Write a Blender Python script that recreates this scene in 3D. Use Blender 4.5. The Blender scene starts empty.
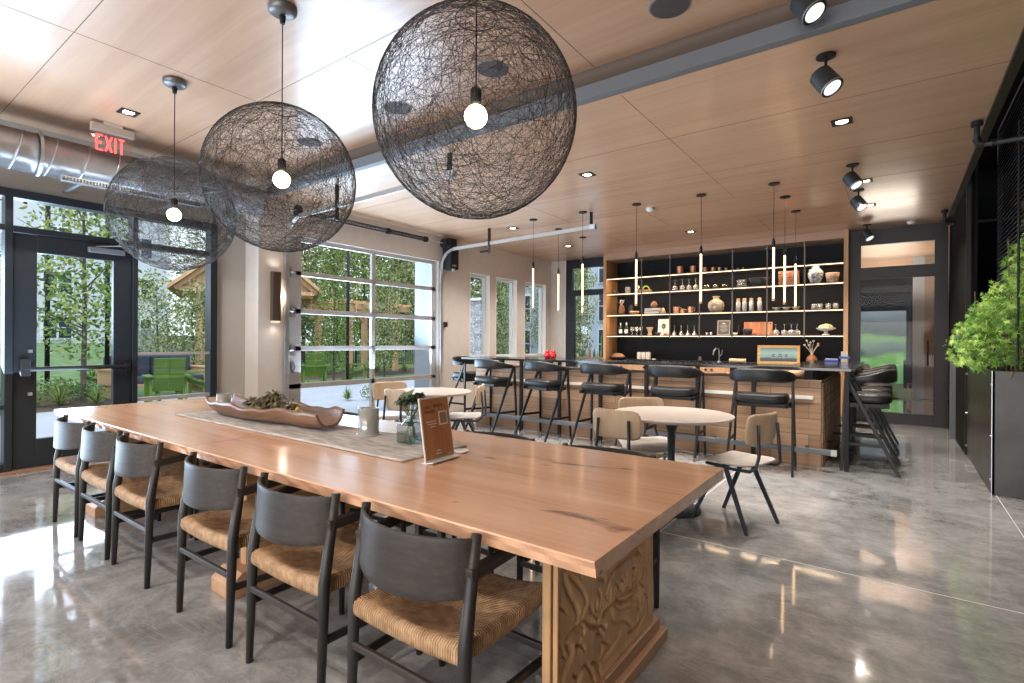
import bpy, bmesh, math, random
from math import sin, cos, pi, radians, sqrt, atan2
from mathutils import Vector, Matrix
random.seed(7)
S = bpy.context.scene
COL = S.collection
# ---------------------------------------------------------------- camera
cam_d = bpy.data.cameras.new('camera'); cam = bpy.data.objects.new('camera', cam_d); COL.objects.link(cam)
cam_d.sensor_width = 36.0; cam_d.lens = 523.5 * 36 / 1024; cam_d.clip_start = .02; cam_d.clip_end = 400
YAW, PITCH, ROLL = -.633, -.0005, .0058
_F = Vector((sin(YAW) * cos(PITCH), cos(YAW) * cos(PITCH), sin(PITCH)))
_r = Vector((cos(YAW), -sin(YAW), 0)); _u = _r.cross(_F)
_R = cos(ROLL) * _r + sin(ROLL) * _u; _U = -sin(ROLL) * _r + cos(ROLL) * _u
cam.matrix_world = Matrix(((_R.x, _U.x, -_F.x, 0), (_R.y, _U.y, -_F.y, 0), (_R.z, _U.z, -_F.z, 1.3), (0, 0, 0, 1)))
S.camera = cam
# ---------------------------------------------------------------- exposure
vs = S.view_settings
vs.view_transform = 'Standard'; vs.look = 'None'; vs.gamma = 1.0; vs.use_curve_mapping = False
vs.exposure = 0.42
S.cycles.use_denoising = True
S.cycles.max_bounces = 8; S.cycles.diffuse_bounces = 4; S.cycles.glossy_bounces = 4
S.cycles.transparent_max_bounces = 24; S.cycles.transmission_bounces = 6
S.cycles.sample_clamp_indirect = 6.0
S.cycles.caustics_reflective = False; S.cycles.caustics_refractive = False
# ---------------------------------------------------------------- sky (soft overcast)
W = bpy.data.worlds.new('sky'); S.world = W; W.use_nodes = True
nt = W.node_tree; bg = nt.nodes['Background']
tc = nt.nodes.new('ShaderNodeTexCoord'); sp = nt.nodes.new('ShaderNodeSeparateXYZ'); rp = nt.nodes.new('ShaderNodeValToRGB')
nt.links.new(tc.outputs['Generated'], sp.inputs[0]); nt.links.new(sp.outputs['Z'], rp.inputs['Fac'])
rp.color_ramp.elements[0].position = 0.0; rp.color_ramp.elements[0].color = (.80, .86, .93, 1)
rp.color_ramp.elements[1].position = .6; rp.color_ramp.elements[1].color = (.62, .76, 1.0, 1)
nt.links.new(rp.outputs['Color'], bg.inputs['Color']); bg.inputs['Strength'].default_value = 1.7
# ---------------------------------------------------------------- lights
def area(name, loc, size, power, color=(1, .9, .78), rot=(0, 0, 0), sy=None, spread=180):
    d = bpy.data.lights.new(name, 'AREA'); d.energy = power; d.color = color; d.size = size; d.spread = radians(spread)
    if sy: d.shape = 'RECTANGLE'; d.size_y = sy
    o = bpy.data.objects.new(name, d); COL.objects.link(o); o.location = loc; o.rotation_euler = rot
    return o
def spot(name, loc, target, power, angle=70, color=(1, .90, .79), r=.05, blend=.6):
    d = bpy.data.lights.new(name, 'SPOT'); d.energy = power; d.color = color; d.spot_size = radians(angle); d.spot_blend = blend; d.shadow_soft_size = r
    o = bpy.data.objects.new(name, d); COL.objects.link(o); o.location = loc
    o.rotation_euler = (Vector(target) - Vector(loc)).to_track_quat('-Z', 'Y').to_euler()
    return o
sun_d = bpy.data.lights.new('sun', 'SUN'); sun_d.energy = 1.6; sun_d.angle = radians(12); sun_d.color = (1, .95, .86)
sun_o = bpy.data.objects.new('sun', sun_d); COL.objects.link(sun_o); sun_o.rotation_euler = Vector((-.35, .45, -.82)).to_track_quat('-Z', 'Y').to_euler()
# recessed downlights; the upper row also holds unseen ones added as fill
DOWN = [(-.38, 5.23), (-2.81, 5.24), (-5.14, 7.01), (-5.21, 8.95), (-2.82, 8.96), (-.38, 7.3), (-.38, 8.6)]
DOWN_UP_AND_FILL = [(-5.74, 1.80), (-3.6, -.6), (-1.2, -.8), (-5.6, -.6)]
for i, (x, y) in enumerate(DOWN):
    spot('downlight_and_fill_lamp', (x, y, 3.15), (x, y, 0), 110, 130, r=.03)
for i, (x, y) in enumerate(DOWN_UP_AND_FILL):
    spot('downlight_and_fill_lamp', (x, y, 3.37), (x, y, 0), 120, 130, r=.03)
# open hall behind the camera: unseen area lamps added as soft fill
area('hall_fill', (-1.5, -3.2, 3.3), 6.0, 150, (1, .96, .92), (radians(20), 0, 0), 3.0)
area('hall_front_fill', (-1.5, -5.5, 1.3), 8.0, 270, (1, .93, .84), (radians(125), 0, 0), 2.2)
# added area lamps standing in for daylight bounced up off the pale patio
area('patio_bounce_fill', (-7.3, 5.3, 1.2), 2.4, 235, (.60, .78, 1), (radians(152), 0, radians(-90)), 2.6)
area('patio_bounce_fill', (-7.5, .6, 1.3), 2.4, 350, (.60, .78, 1), (radians(152), 0, radians(-90)), 4.6)
area('bar_bay_fill', (-2.8, 5.6, 3.12), 4.6, 100, (1, .94, .87), (0, 0, 0), 1.6, 96)  # added area fill below the ceiling, not a fixture of the room
area('bar_back_fill', (-2.8, 9.0, 3.12), 4.0, 60, (1, .9, .8), (0, 0, 0), .8, 96)  # second added fill, over the back of the bar

# ================================================================ helpers
class MB:
    def __init__(s): s.v = []; s.f = []; s.m = []
    def add(s, vs, fs, mi=0):
        n = len(s.v); s.v += [tuple(p) for p in vs]
        for f in fs: s.f.append(tuple(i + n for i in f)); s.m.append(mi)
        return s
    def box(s, x0, x1, y0, y1, z0, z1, mi=0):
        vs = [(x0, y0, z0), (x1, y0, z0), (x1, y1, z0), (x0, y1, z0), (x0, y0, z1), (x1, y0, z1), (x1, y1, z1), (x0, y1, z1)]
        return s.add(vs, [(0, 3, 2, 1), (4, 5, 6, 7), (0, 1, 5, 4), (1, 2, 6, 5), (2, 3, 7, 6), (3, 0, 4, 7)], mi)
    def cbox(s, c, d, rz=0, rx=0, ry=0, mi=0):
        M = Matrix.Translation(c) @ Matrix.Rotation(rz, 4, 'Z') @ Matrix.Rotation(ry, 4, 'Y') @ Matrix.Rotation(rx, 4, 'X')
        a, b, e = d[0] / 2, d[1] / 2, d[2] / 2
        vs = [M @ Vector(p) for p in ((-a, -b, -e), (a, -b, -e), (a, b, -e), (-a, b, -e), (-a, -b, e), (a, -b, e), (a, b, e), (-a, b, e))]
        return s.add(vs, [(0, 3, 2, 1), (4, 5, 6, 7), (0, 1, 5, 4), (1, 2, 6, 5), (2, 3, 7, 6), (3, 0, 4, 7)], mi)
    def beam(s, p0, p1, w, h, up=(0, 0, 1), w1=None, h1=None, mi=0):
        p0 = Vector(p0); p1 = Vector(p1); d = (p1 - p0).normalized(); up = Vector(up)
        if abs(d.dot(up)) > .98: up = Vector((0, 1, 0))
        r = d.cross(up).normalized(); u = r.cross(d)
        w1 = w if w1 is None else w1; h1 = h if h1 is None else h1
        vs = []
        for p, a, b in ((p0, w, h), (p1, w1, h1)):
            for i, j in ((-1, -1), (1, -1), (1, 1), (-1, 1)): vs.append(p + r * a / 2 * i + u * b / 2 * j)
        return s.add(vs, [(0, 1, 2, 3), (7, 6, 5, 4), (0, 4, 5, 1), (1, 5, 6, 2), (2, 6, 7, 3), (3, 7, 4, 0)], mi)
    def tube(s, pts, r, n=8, cap=True, closed=False, mi=0):
        pts = [Vector(p) for p in pts]; N = len(pts)
        rr = r if isinstance(r, (list, tuple)) else [r] * N
        rings = []; prev = None
        for i, p in enumerate(pts):
            if closed: t = pts[(i + 1) % N] - pts[i - 1]
            else: t = pts[min(i + 1, N - 1)] - pts[max(i - 1, 0)]
            t.normalize()
            if prev is None:
                a = Vector((0, 0, 1)) if abs(t.z) < .9 else Vector((1, 0, 0))
                x = t.cross(a).normalized()
            else:
                x = (prev - t * prev.dot(t)).normalized()
            prev = x; y = t.cross(x)
            rings.append([p + (x * cos(2 * pi * k / n) + y * sin(2 * pi * k / n)) * rr[i] for k in range(n)])
        vs = [q for R in rings for q in R]; fs = []
        M = N if closed else N - 1
        for i in range(M):
            a = i * n; b = ((i + 1) % N) * n
            for k in range(n): fs.append((a + k, a + (k + 1) % n, b + (k + 1) % n, b + k))
        if cap and not closed:
            fs.append(tuple(range(n - 1, -1, -1))); fs.append(tuple((N - 1) * n + k for k in range(n)))
        return s.add(vs, fs, mi)
    def cyl(s, p0, p1, r0, r1=None, n=16, mi=0):
        return s.tube([p0, p1], [r0, r0 if r1 is None else r1], n, mi=mi)
    def lathe(s, prof, c=(0, 0, 0), n=24, mi=0, sx=1, sy=1, close=True):
        vs = []; fs = []
        for r, z in prof:
            for k in range(n): vs.append((c[0] + sx * r * cos(2 * pi * k / n), c[1] + sy * r * sin(2 * pi * k / n), c[2] + z))
        m = len(prof)
        for i in range(m - 1):
            for k in range(n): fs.append((i * n + k, i * n + (k + 1) % n, (i + 1) * n + (k + 1) % n, (i + 1) * n + k))
        if close:
            if prof[0][0] > 1e-5: fs.append(tuple(range(n - 1, -1, -1)))
            if prof[-1][0] > 1e-5: fs.append(tuple((m - 1) * n + k for k in range(n)))
        return s.add(vs, fs, mi)
    def sphere(s, c, r, n=12, m=8, sx=1, sy=1, sz=1, mi=0):
        prof = [(r * sin(pi * i / m), -r * cos(pi * i / m) * sz) for i in range(m + 1)]
        prof[0] = (1e-4, prof[0][1]); prof[-1] = (1e-4, prof[-1][1])
        return s.lathe(prof, c, n, mi, sx, sy)
    def prism(s, poly, z0, z1, mi=0, axis='z'):
        n = len(poly)
        def P(a, b, h): return {'z': (a, b, h), 'y': (a, h, b), 'x': (h, a, b)}[axis]
        vs = [P(a, b, z0) for a, b in poly] + [P(a, b, z1) for a, b in poly]
        fs = [tuple(range(n - 1, -1, -1)), tuple(range(n, 2 * n))] + [(i, (i + 1) % n, n + (i + 1) % n, n + i) for i in range(n)]
        return s.add(vs, fs, mi)
    def grid(s, fn, nu, nv, mi=0):
        vs = [fn(i / nu, j / nv) for j in range(nv + 1) for i in range(nu + 1)]
        fs = [(j * (nu + 1) + i, j * (nu + 1) + i + 1, (j + 1) * (nu + 1) + i + 1, (j + 1) * (nu + 1) + i) for j in range(nv) for i in range(nu)]
        return s.add(vs, fs, mi)
    def build(s, name, mats, parent=None, smooth=False, bevel=0, seg=2, solid=0, sub=0):
        me = bpy.data.meshes.new(name); me.from_pydata(s.v, [], s.f)
        ms = mats if isinstance(mats, (list, tuple)) else [mats]
        for m_ in ms: me.materials.append(m_)
        if len(ms) > 1: me.polygons.foreach_set('material_index', s.m)
        bm = bmesh.new(); bm.from_mesh(me); bmesh.ops.recalc_face_normals(bm, faces=bm.faces); bm.to_mesh(me); bm.free()
        if smooth: me.polygons.foreach_set('use_smooth', [True] * len(me.polygons))
        me.update()
        o = bpy.data.objects.new(name, me); COL.objects.link(o)
        if parent: o.parent = parent
        if solid:
            md = o.modifiers.new('solid', 'SOLIDIFY'); md.thickness = solid; md.offset = 0
        if bevel:
            md = o.modifiers.new('bevel', 'BEVEL'); md.width = bevel; md.segments = seg; md.limit_method = 'ANGLE'; md.angle_limit = radians(40)
            md.harden_normals = False
        if sub:
            md = o.modifiers.new('sub', 'SUBSURF'); md.levels = sub; md.render_levels = sub
        if smooth and (bevel or solid): 
            pass
        return o
def tag(o, label=None, cat=None, group=None, kind=None):
    if label: o['label'] = label
    if cat: o['category'] = cat
    if group: o['group'] = group
    if kind: o['kind'] = kind
    return o
def thing(name, label, cat, loc=(0, 0, 0), rz=0, group=None):
    o = bpy.data.objects.new(name, None); COL.objects.link(o); o.location = loc; o.rotation_euler = (0, 0, rz)
    o.empty_display_size = .1
    return tag(o, label, cat, group)
def struct(o): o['kind'] = 'structure'; return o
KIDS = {}
def dup(root, loc, rz=0, label=None, group=None, scale=None):
    r = root.copy(); COL.objects.link(r); r.location = loc; r.rotation_euler = (0, 0, rz)
    if scale: r.scale = scale if isinstance(scale, tuple) else (scale,) * 3
    if label: r['label'] = label
    if group: r['group'] = group
    for ch in [o for o in root.children]:
        c = ch.copy(); COL.objects.link(c); c.parent = r
        for g in [o for o in ch.children]:
            d = g.copy(); COL.objects.link(d); d.parent = c
    return r
# ================================================================ materials
def _new(name):
    m = bpy.data.materials.new(name); m.use_nodes = True; nt = m.node_tree
    return m, nt, nt.nodes['Principled BSDF']
def N(nt, t, **k):
    n = nt.nodes.new(t)
    for a, b in k.items():
        if a.startswith('i_'): n.inputs[a[2:].replace('_', ' ')].default_value = b
        else: setattr(n, a, b)
    return n
def ramp(nt, fac, stops):
    r = nt.nodes.new('ShaderNodeValToRGB'); e = r.color_ramp.elements
    while len(e) < len(stops): e.new(.5)
    for i, (p, c) in enumerate(stops): e[i].position = p; e[i].color = (*c, 1) if len(c) == 3 else c
    nt.links.new(fac, r.inputs['Fac']); return r.outputs['Color']
def coords(nt, scale=(1, 1, 1), rot=(0, 0, 0), kind='Object'):
    t = nt.nodes.new('ShaderNodeTexCoord'); m = nt.nodes.new('ShaderNodeMapping')
    m.inputs['Scale'].default_value = scale; m.inputs['Rotation'].default_value = rot
    nt.links.new(t.outputs[kind], m.inputs['Vector']); return m.outputs['Vector']
def bump(nt, h, b, strength=.3, dist=.01):
    n = nt.nodes.new('ShaderNodeBump'); n.inputs['Strength'].default_value = strength; n.inputs['Distance'].default_value = dist
    nt.links.new(h, n.inputs['Height']); nt.links.new(n.outputs['Normal'], b.inputs['Normal'])
def mat(name, col, rough=.5, metal=0, spec=.5, emit=None, es=0, coat=0, var=0, vscale=8, bmp=0, bscale=60):
    m, nt, b = _new(name)
    b.inputs['Base Color'].default_value = (*col, 1); b.inputs['Roughness'].default_value = rough
    b.inputs['Metallic'].default_value = metal; b.inputs['Specular IOR Level'].default_value = spec
    b.inputs['Coat Weight'].default_value = coat
    if emit: b.inputs['Emission Color'].default_value = (*emit, 1); b.inputs['Emission Strength'].default_value = es
    if var or bmp:
        v = coords(nt)
    if var:
        n = N(nt, 'ShaderNodeTexNoise', i_Scale=vscale, i_Detail=4.0); nt.links.new(v, n.inputs['Vector'])
        lo = tuple(c * (1 - var) for c in col); hi = tuple(min(1, c * (1 + var)) for c in col)
        nt.links.new(ramp(nt, n.outputs['Fac'], [(.3, lo), (.7, hi)]), b.inputs['Base Color'])
    if bmp:
        n2 = N(nt, 'ShaderNodeTexNoise', i_Scale=bscale, i_Detail=2.0); nt.links.new(v, n2.inputs['Vector'])
        bump(nt, n2.outputs['Fac'], b, bmp, .004)
    return m
def wood(name, c1, c2, c3, axis='x', scale=1.0, rough=.4, coat=0, coat_r=.12, spec=.5, knots=False, fine=.5, bstr=.08):
    """grain runs along axis"""
    m, nt, b = _new(name); L = nt.links
    st = {'x': (.35, 7, 7), 'y': (7, .35, 7), 'z': (7, 7, .35)}[axis]
    v = coords(nt, tuple(q * scale for q in st))
    n1 = N(nt, 'ShaderNodeTexNoise', i_Scale=1.3, i_Detail=6.0, i_Roughness=.62, i_Distortion=.6); L.new(v, n1.inputs['Vector'])
    st2 = {'x': (1.2, 60, 60), 'y': (60, 1.2, 60), 'z': (60, 60, 1.2)}[axis]
    v2 = coords(nt, tuple(q * scale for q in st2))
    n2 = N(nt, 'ShaderNodeTexNoise', i_Scale=1.0, i_Detail=3.0); L.new(v2, n2.inputs['Vector'])
    mx = N(nt, 'ShaderNodeMix', data_type='FLOAT'); mx.inputs[0].default_value = fine * .5
    L.new(n1.outputs['Fac'], mx.inputs[2]); L.new(n2.outputs['Fac'], mx.inputs[3])
    col = ramp(nt, mx.outputs[0], [(.32, c1), (.5, c2), (.68, c3)])
    if knots:
        v3 = coords(nt, {'x': (.9, 3.4, 3.4), 'y': (3.4, .9, 3.4), 'z': (3.4, 3.4, .9)}[axis])
        vo = N(nt, 'ShaderNodeTexNoise', i_Scale=1.6, i_Detail=5.0, i_Distortion=1.5); L.new(v3, vo.inputs['Vector'])
        f = ramp(nt, vo.outputs['Fac'], [(.27, (1, 1, 1)), (.33, (0, 0, 0))])
        m2 = N(nt, 'ShaderNodeMix', data_type='RGBA'); L.new(f, m2.inputs[0]); L.new(col, m2.inputs[6])
        m2.inputs[7].default_value = (c1[0] * .35, c1[1] * .3, c1[2] * .28, 1); col = m2.outputs[2]
    L.new(col, b.inputs['Base Color']); b.inputs['Roughness'].default_value = rough
    b.inputs['Coat Weight'].default_value = coat; b.inputs['Coat Roughness'].default_value = coat_r; b.inputs['Specular IOR Level'].default_value = spec
    if bstr: bump(nt, mx.outputs[0], b, bstr, .004)
    return m
def glassy(name, tint=(1, 1, 1), ior=1.45, rough=0.0, extra=0.0, milky=0.0):
    """clear pane: transparent with a fresnel mirror on top"""
    m = bpy.data.materials.new(name); m.use_nodes = True; nt = m.node_tree; nt.nodes.clear(); L = nt.links
    o = N(nt, 'ShaderNodeOutputMaterial'); t = N(nt, 'ShaderNodeBsdfTransparent'); t.inputs['Color'].default_value = (*tint, 1)
    g = N(nt, 'ShaderNodeBsdfGlossy'); g.inputs['Roughness'].default_value = rough
    lw = N(nt, 'ShaderNodeLayerWeight'); lw.inputs['Blend'].default_value = .5
    r0 = ((ior - 1) / (ior + 1)) ** 2 + extra
    pw = N(nt, 'ShaderNodeMath', operation='POWER'); pw.inputs[1].default_value = 5.0; L.new(lw.outputs['Facing'], pw.inputs[0])
    fr = N(nt, 'ShaderNodeMath', operation='MULTIPLY_ADD', use_clamp=True); fr.inputs[1].default_value = 1 - r0; fr.inputs[2].default_value = r0; L.new(pw.outputs[0], fr.inputs[0])
    mx = N(nt, 'ShaderNodeMixShader')
    L.new(fr.outputs[0], mx.inputs[0])
    if milky:
        df = N(nt, 'ShaderNodeBsdfDiffuse'); df.inputs['Color'].default_value = (.85, .85, .83, 1); m1 = N(nt, 'ShaderNodeMixShader'); m1.inputs[0].default_value = milky
        L.new(t.outputs[0], m1.inputs[1]); L.new(df.outputs[0], m1.inputs[2]); L.new(m1.outputs[0], mx.inputs[1]); L.new(g.outputs[0], mx.inputs[2]); L.new(mx.outputs[0], o.inputs[0]); return m
    L.new(t.outputs[0], mx.inputs[1]); L.new(g.outputs[0], mx.inputs[2]); L.new(mx.outputs[0], o.inputs[0])
    return m
def leafmat(name, cols, rough=.5, trans=.3):
    m, nt, b = _new(name); L = nt.links
    g = N(nt, 'ShaderNodeNewGeometry')
    L.new(ramp(nt, g.outputs['Random Per Island'], [(i / max(1, len(cols) - 1), c) for i, c in enumerate(cols)]), b.inputs['Base Color'])
    b.inputs['Roughness'].default_value = rough
    if trans:
        tr = N(nt, 'ShaderNodeBsdfTranslucent'); mx = N(nt, 'ShaderNodeMixShader'); mx.inputs[0].default_value = trans
        L.new(ramp(nt, g.outputs['Random Per Island'], [(i / max(1, len(cols) - 1), tuple(min(1, q * 1.3) for q in c)) for i, c in enumerate(cols)]), tr.inputs['Color'])
        L.new(b.outputs[0], mx.inputs[1]); L.new(tr.outputs[0], mx.inputs[2]); L.new(mx.outputs[0], nt.nodes['Material Output'].inputs[0])
    return m
def planks(name, c1, c2, mortar, w, h, axis='x', rough=.55, grain=None, offset=.5, mort=.003, bstr=.4):
    """brick-laid boards on a vertical face; axis = horizontal direction of the boards"""
    m, nt, b = _new(name); L = nt.links
    t = N(nt, 'ShaderNodeTexCoord'); s = N(nt, 'ShaderNodeSeparateXYZ'); L.new(t.outputs['Object'], s.inputs[0]); c = N(nt, 'ShaderNodeCombineXYZ')
    L.new(s.outputs[{'x': 'X', 'y': 'Y', 'z': 'Z'}[axis]], c.inputs['X']); L.new(s.outputs['Z' if axis != 'z' else 'Y'], c.inputs['Y'])
    br = N(nt, 'ShaderNodeTexBrick', offset=offset, squash=1.0); br.inputs['Scale'].default_value = 1.0
    br.inputs['Brick Width'].default_value = w; br.inputs['Row Height'].default_value = h; br.inputs['Mortar Size'].default_value = mort
    br.inputs['Color1'].default_value = (*c1, 1); br.inputs['Color2'].default_value = (*c2, 1); br.inputs['Mortar'].default_value = (*mortar, 1); br.inputs['Bias'].default_value = 0
    L.new(c.outputs[0], br.inputs['Vector'])
    v2 = coords(nt, {'x': (1.5, 40, 40), 'y': (40, 1.5, 40), 'z': (40, 40, 1.5)}[axis])
    n2 = N(nt, 'ShaderNodeTexNoise', i_Scale=1.0, i_Detail=4.0, i_Distortion=.4); L.new(v2, n2.inputs['Vector'])
    mx = N(nt, 'ShaderNodeMix', data_type='RGBA', blend_type='MULTIPLY'); mx.inputs[0].default_value = .75
    L.new(br.outputs['Color'], mx.inputs[6]); L.new(ramp(nt, n2.outputs['Fac'], [(.3, (.72, .68, .62)), (.7, (1.12, 1.1, 1.08))]), mx.inputs[7])
    L.new(mx.outputs[2], b.inputs['Base Color']); b.inputs['Roughness'].default_value = rough
    bump(nt, br.outputs['Fac'], b, -bstr, .006)
    return m
def emis(name, col, s):
    m = bpy.data.materials.new(name); m.use_nodes = True; nt = m.node_tree; nt.nodes.clear()
    o = N(nt, 'ShaderNodeOutputMaterial'); e = N(nt, 'ShaderNodeEmission'); e.inputs[0].default_value = (*col, 1); e.inputs[1].default_value = s
    nt.links.new(e.outputs[0], o.inputs[0]); return m

# ---- floor: polished concrete with saw-cut joints
def floor_mat():
    m, nt, b = _new('polished_concrete'); L = nt.links
    v = coords(nt)
    n1 = N(nt, 'ShaderNodeTexNoise', i_Scale=1.1, i_Detail=8.0, i_Roughness=.6, i_Distortion=.8); L.new(v, n1.inputs['Vector'])
    n2 = N(nt, 'ShaderNodeTexNoise', i_Scale=5.0, i_Detail=8.0, i_Roughness=.7, i_Distortion=.3); L.new(v, n2.inputs['Vector'])
    mx = N(nt, 'ShaderNodeMix', data_type='FLOAT'); mx.inputs[0].default_value = .45; L.new(n1.outputs['Fac'], mx.inputs[2]); L.new(n2.outputs['Fac'], mx.inputs[3])
    col = ramp(nt, mx.outputs[0], [(.33, (.12, .124, .127)), (.46, (.225, .23, .235)), (.57, (.335, .342, .348)), (.70, (.48, .49, .495))])
    n3 = N(nt, 'ShaderNodeTexNoise', i_Scale=40.0, i_Detail=3.0); L.new(v, n3.inputs['Vector'])
    mm = N(nt, 'ShaderNodeMix', data_type='RGBA', blend_type='MULTIPLY'); mm.inputs[0].default_value = .35
    L.new(col, mm.inputs[6]); L.new(ramp(nt, n3.outputs['Fac'], [(.35, (.8, .8, .8)), (.65, (1.1, 1.1, 1.1))]), mm.inputs[7])
    # curing stains: pale veins
    vs_ = coords(nt, (.5, 1.6, 1), (0, 0, .5))
    n4 = N(nt, 'ShaderNodeTexNoise', i_Scale=2.2, i_Detail=7.0, i_Roughness=.66, i_Distortion=2.2); L.new(vs_, n4.inputs['Vector'])
    vein = ramp(nt, n4.outputs['Fac'], [(.47, (0, 0, 0)), (.50, (1, 1, 1)), (.53, (0, 0, 0))])
    m4 = N(nt, 'ShaderNodeMix', data_type='RGBA'); ml = N(nt, 'ShaderNodeMath', operation='MULTIPLY'); ml.inputs[1].default_value = .22
    L.new(vein, ml.inputs[0]); L.new(ml.outputs[0], m4.inputs[0]); L.new(mm.outputs[2], m4.inputs[6]); m4.inputs[7].default_value = (.5, .48, .46, 1)
    L.new(m4.outputs[2], b.inputs['Base Color'])
    L.new(ramp(nt, n2.outputs['Fac'], [(.35, (.04, .04, .04)), (.65, (.11, .11, .11))]), b.inputs['Roughness'])
    b.inputs['Specular IOR Level'].default_value = .6
    b.inputs['Coat Weight'].default_value = .5; b.inputs['Coat Roughness'].default_value = .03
    bump(nt, n1.outputs['Fac'], b, .03, .02)
    return m
M = dict(
 floor=floor_mat(),
 joint=mat('joint_filler', (.55, .54, .52), .4),
 wall=mat('beige_wall_paint', (.58, .53, .485), .75, var=.03, bmp=.05, bscale=220),
 wall_grey=mat('grey_wall_paint', (.42, .40, .37), .75, var=.03),
 white=mat('white_paint', (.76, .75, .73), .45),
 anth=mat('anthracite_frame', (.011, .016, .022), .42, .0),
 blackm=mat('black_metal', (.010, .010, .011), .5, 0, .3),
 dark=mat('dark_wall', (.008, .008, .008), .9, 0, .1),
 steel=mat('galvanised_steel', (.55, .57, .6), .32, .9, var=.15, vscale=5),
 alu=mat('brushed_aluminium', (.50, .48, .46), .45, .55, var=.05),
 beam=mat('grey_steel_beam', (.15, .165, .185), .45, 0, .4),
 glass=glassy('window_glass', (.97, .99, .985), 1.38),
 clear=glassy('drinking_glass', (.93, .95, .95), 1.5, .02, .10, .28),
 ceil=wood('ceiling_veneer', (.44, .262, .16), (.52, .32, .20), (.58, .375, .245), 'x', .55, .38, .6, .20, .9, fine=.25, bstr=.02),
 oak=wood('oak_cabinet', (.38, .20, .095), (.52, .30, .155), (.60, .37, .21), 'z', 1.0, .45),
 oakx=wood('oak_header', (.38, .235, .16), (.46, .29, .20), (.52, .35, .25), 'x', .6, .4),
 table=wood('fir_table_top', (.50, .27, .16), (.63, .365, .228), (.71, .45, .30), 'x', .8, .24, .35, .12, .6, knots=True, fine=.4, bstr=.05),
 carve=wood('carved_fir', (.44, .25, .12), (.56, .335, .165), (.64, .41, .22), 'z', .8, .5, fine=.4),
 foot=wood('fir_foot', (.36, .2, .11), (.46, .27, .15), (.52, .32, .19), 'y', .8, .5),
 ebony=wood('ebonised_ash', (.020, .016, .014), (.034, .028, .025), (.052, .044, .040), 'x', 1.2, .45, spec=.3, fine=.8),
 ebonyz=wood('ebonised_ash_leg', (.014, .013, .013), (.022, .021, .021), (.034, .032, .032), 'z', 1.2, .42, spec=.4),
 black_leather=mat('black_leather', (.010, .010, .011), .42, 0, .4, bmp=.15, bscale=150),
 stool=mat('black_ash', (.010, .010, .011), .42, 0, .35),
 birch=wood('pale_oak_ply', (.42, .29, .17), (.52, .375, .24), (.58, .44, .3), 'z', 1.5, .45),
 seatw=wood('white_oak_seat', (.42, .38, .345), (.48, .44, .40), (.53, .49, .455), 'x', 1.5, .4),
 tabw=wood('washed_oak_top', (.40, .345, .31), (.46, .40, .36), (.52, .46, .42), 'x', 1.0, .4),
 wallplank=planks('oak_plank_cladding', (.29, .17, .095), (.47, .30, .185), (.12, .07, .04), .74, .165, 'x', .5),
 vplank=planks('oak_vertical_cladding', (.28, .17, .09), (.42, .28, .165), (.04, .025, .015), 3.0, .12, 'y', .5),
 stone=mat('black_stone_top', (.018, .019, .022), .12, 0, .6),
 copper=mat('copper', (.66, .34, .21), .32, .6),
 tube=emis('led_tube', (1, .62, .33), 4.0),
 led=emis('shelf_led', (1, .70, .42), 4.5),
 bulb=emis('lamp_bulb', (1, .78, .5), 14.0),
 lens=emis('downlight_lens', (1, .85, .62), 14.0),
 thread=mat('black_resin_thread', (.028, .024, .022), .35, .2),
 red=mat('red_glaze', (.5, .015, .02), .25),
 concrete_out=mat('patio_concrete', (.42, .43, .46), .8, var=.06, vscale=1.5),
 lawn=mat('lawn_grass', (.12, .19, .06), .9, var=.35, vscale=3.0, bmp=.6, bscale=60),
 mulch=mat('mulch', (.075, .045, .032), .95, var=.5, vscale=30, bmp=.8, bscale=60),
 siding=mat('white_siding', (.58, .60, .64), .7, var=.02),
 winblue=mat('window_dark_glass', (.02, .045, .08), .3, 0, .4),
 cedar=wood('cedar_timber', (.48, .26, .12), (.60, .36, .19), (.68, .44, .26), 'z', .8, .6),
 green=mat('green_paint_plastic', (.085, .155, .012), .5),
 cushion=mat('charcoal_cushion', (.06, .065, .085), .85),
 bark=mat('tree_bark', (.10, .075, .06), .9, var=.3, vscale=20),
 leafA=leafmat('tree_leaves_green', [(.05, .10, .02), (.13, .22, .04), (.28, .36, .09), (.48, .52, .20)]),
 leafB=leafmat('tree_leaves_yellow_green', [(.05, .09, .03), (.15, .20, .06), (.34, .38, .15), (.60, .60, .36)]),
 leafC=leafmat('indoor_vine_leaves', [(.035, .11, .012), (.11, .26, .025), (.24, .43, .05), (.42, .60, .14)], .4, .25),
 leafD=leafmat('shrub_leaves', [(.03, .09, .02), (.08, .19, .03), (.16, .32, .08), (.30, .42, .22)]),
)
# ================================================================ room shell
ZL, ZU = 3.18, 3.40            # lower / upper ceiling
XW, XS = -6.60, -6.93          # garage-door wall, storefront wall (inner faces)
YB = 10.55                     # back wall
f = struct(MB().box(XS - .05, 6.5, -7, 18, -.12, 0).build('floor', M['floor']))
for i, b in enumerate([(-1.303, -1.297, 3.5, 6.3), (-1.303, 6, 3.497, 3.503), (.697, .703, 3.5, 6.1), (.0, .001, 20, 20.001)]):
    struct(MB().box(*b, 0, .0012).build('trim_%d' % (i + 1), M['joint']))
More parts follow.
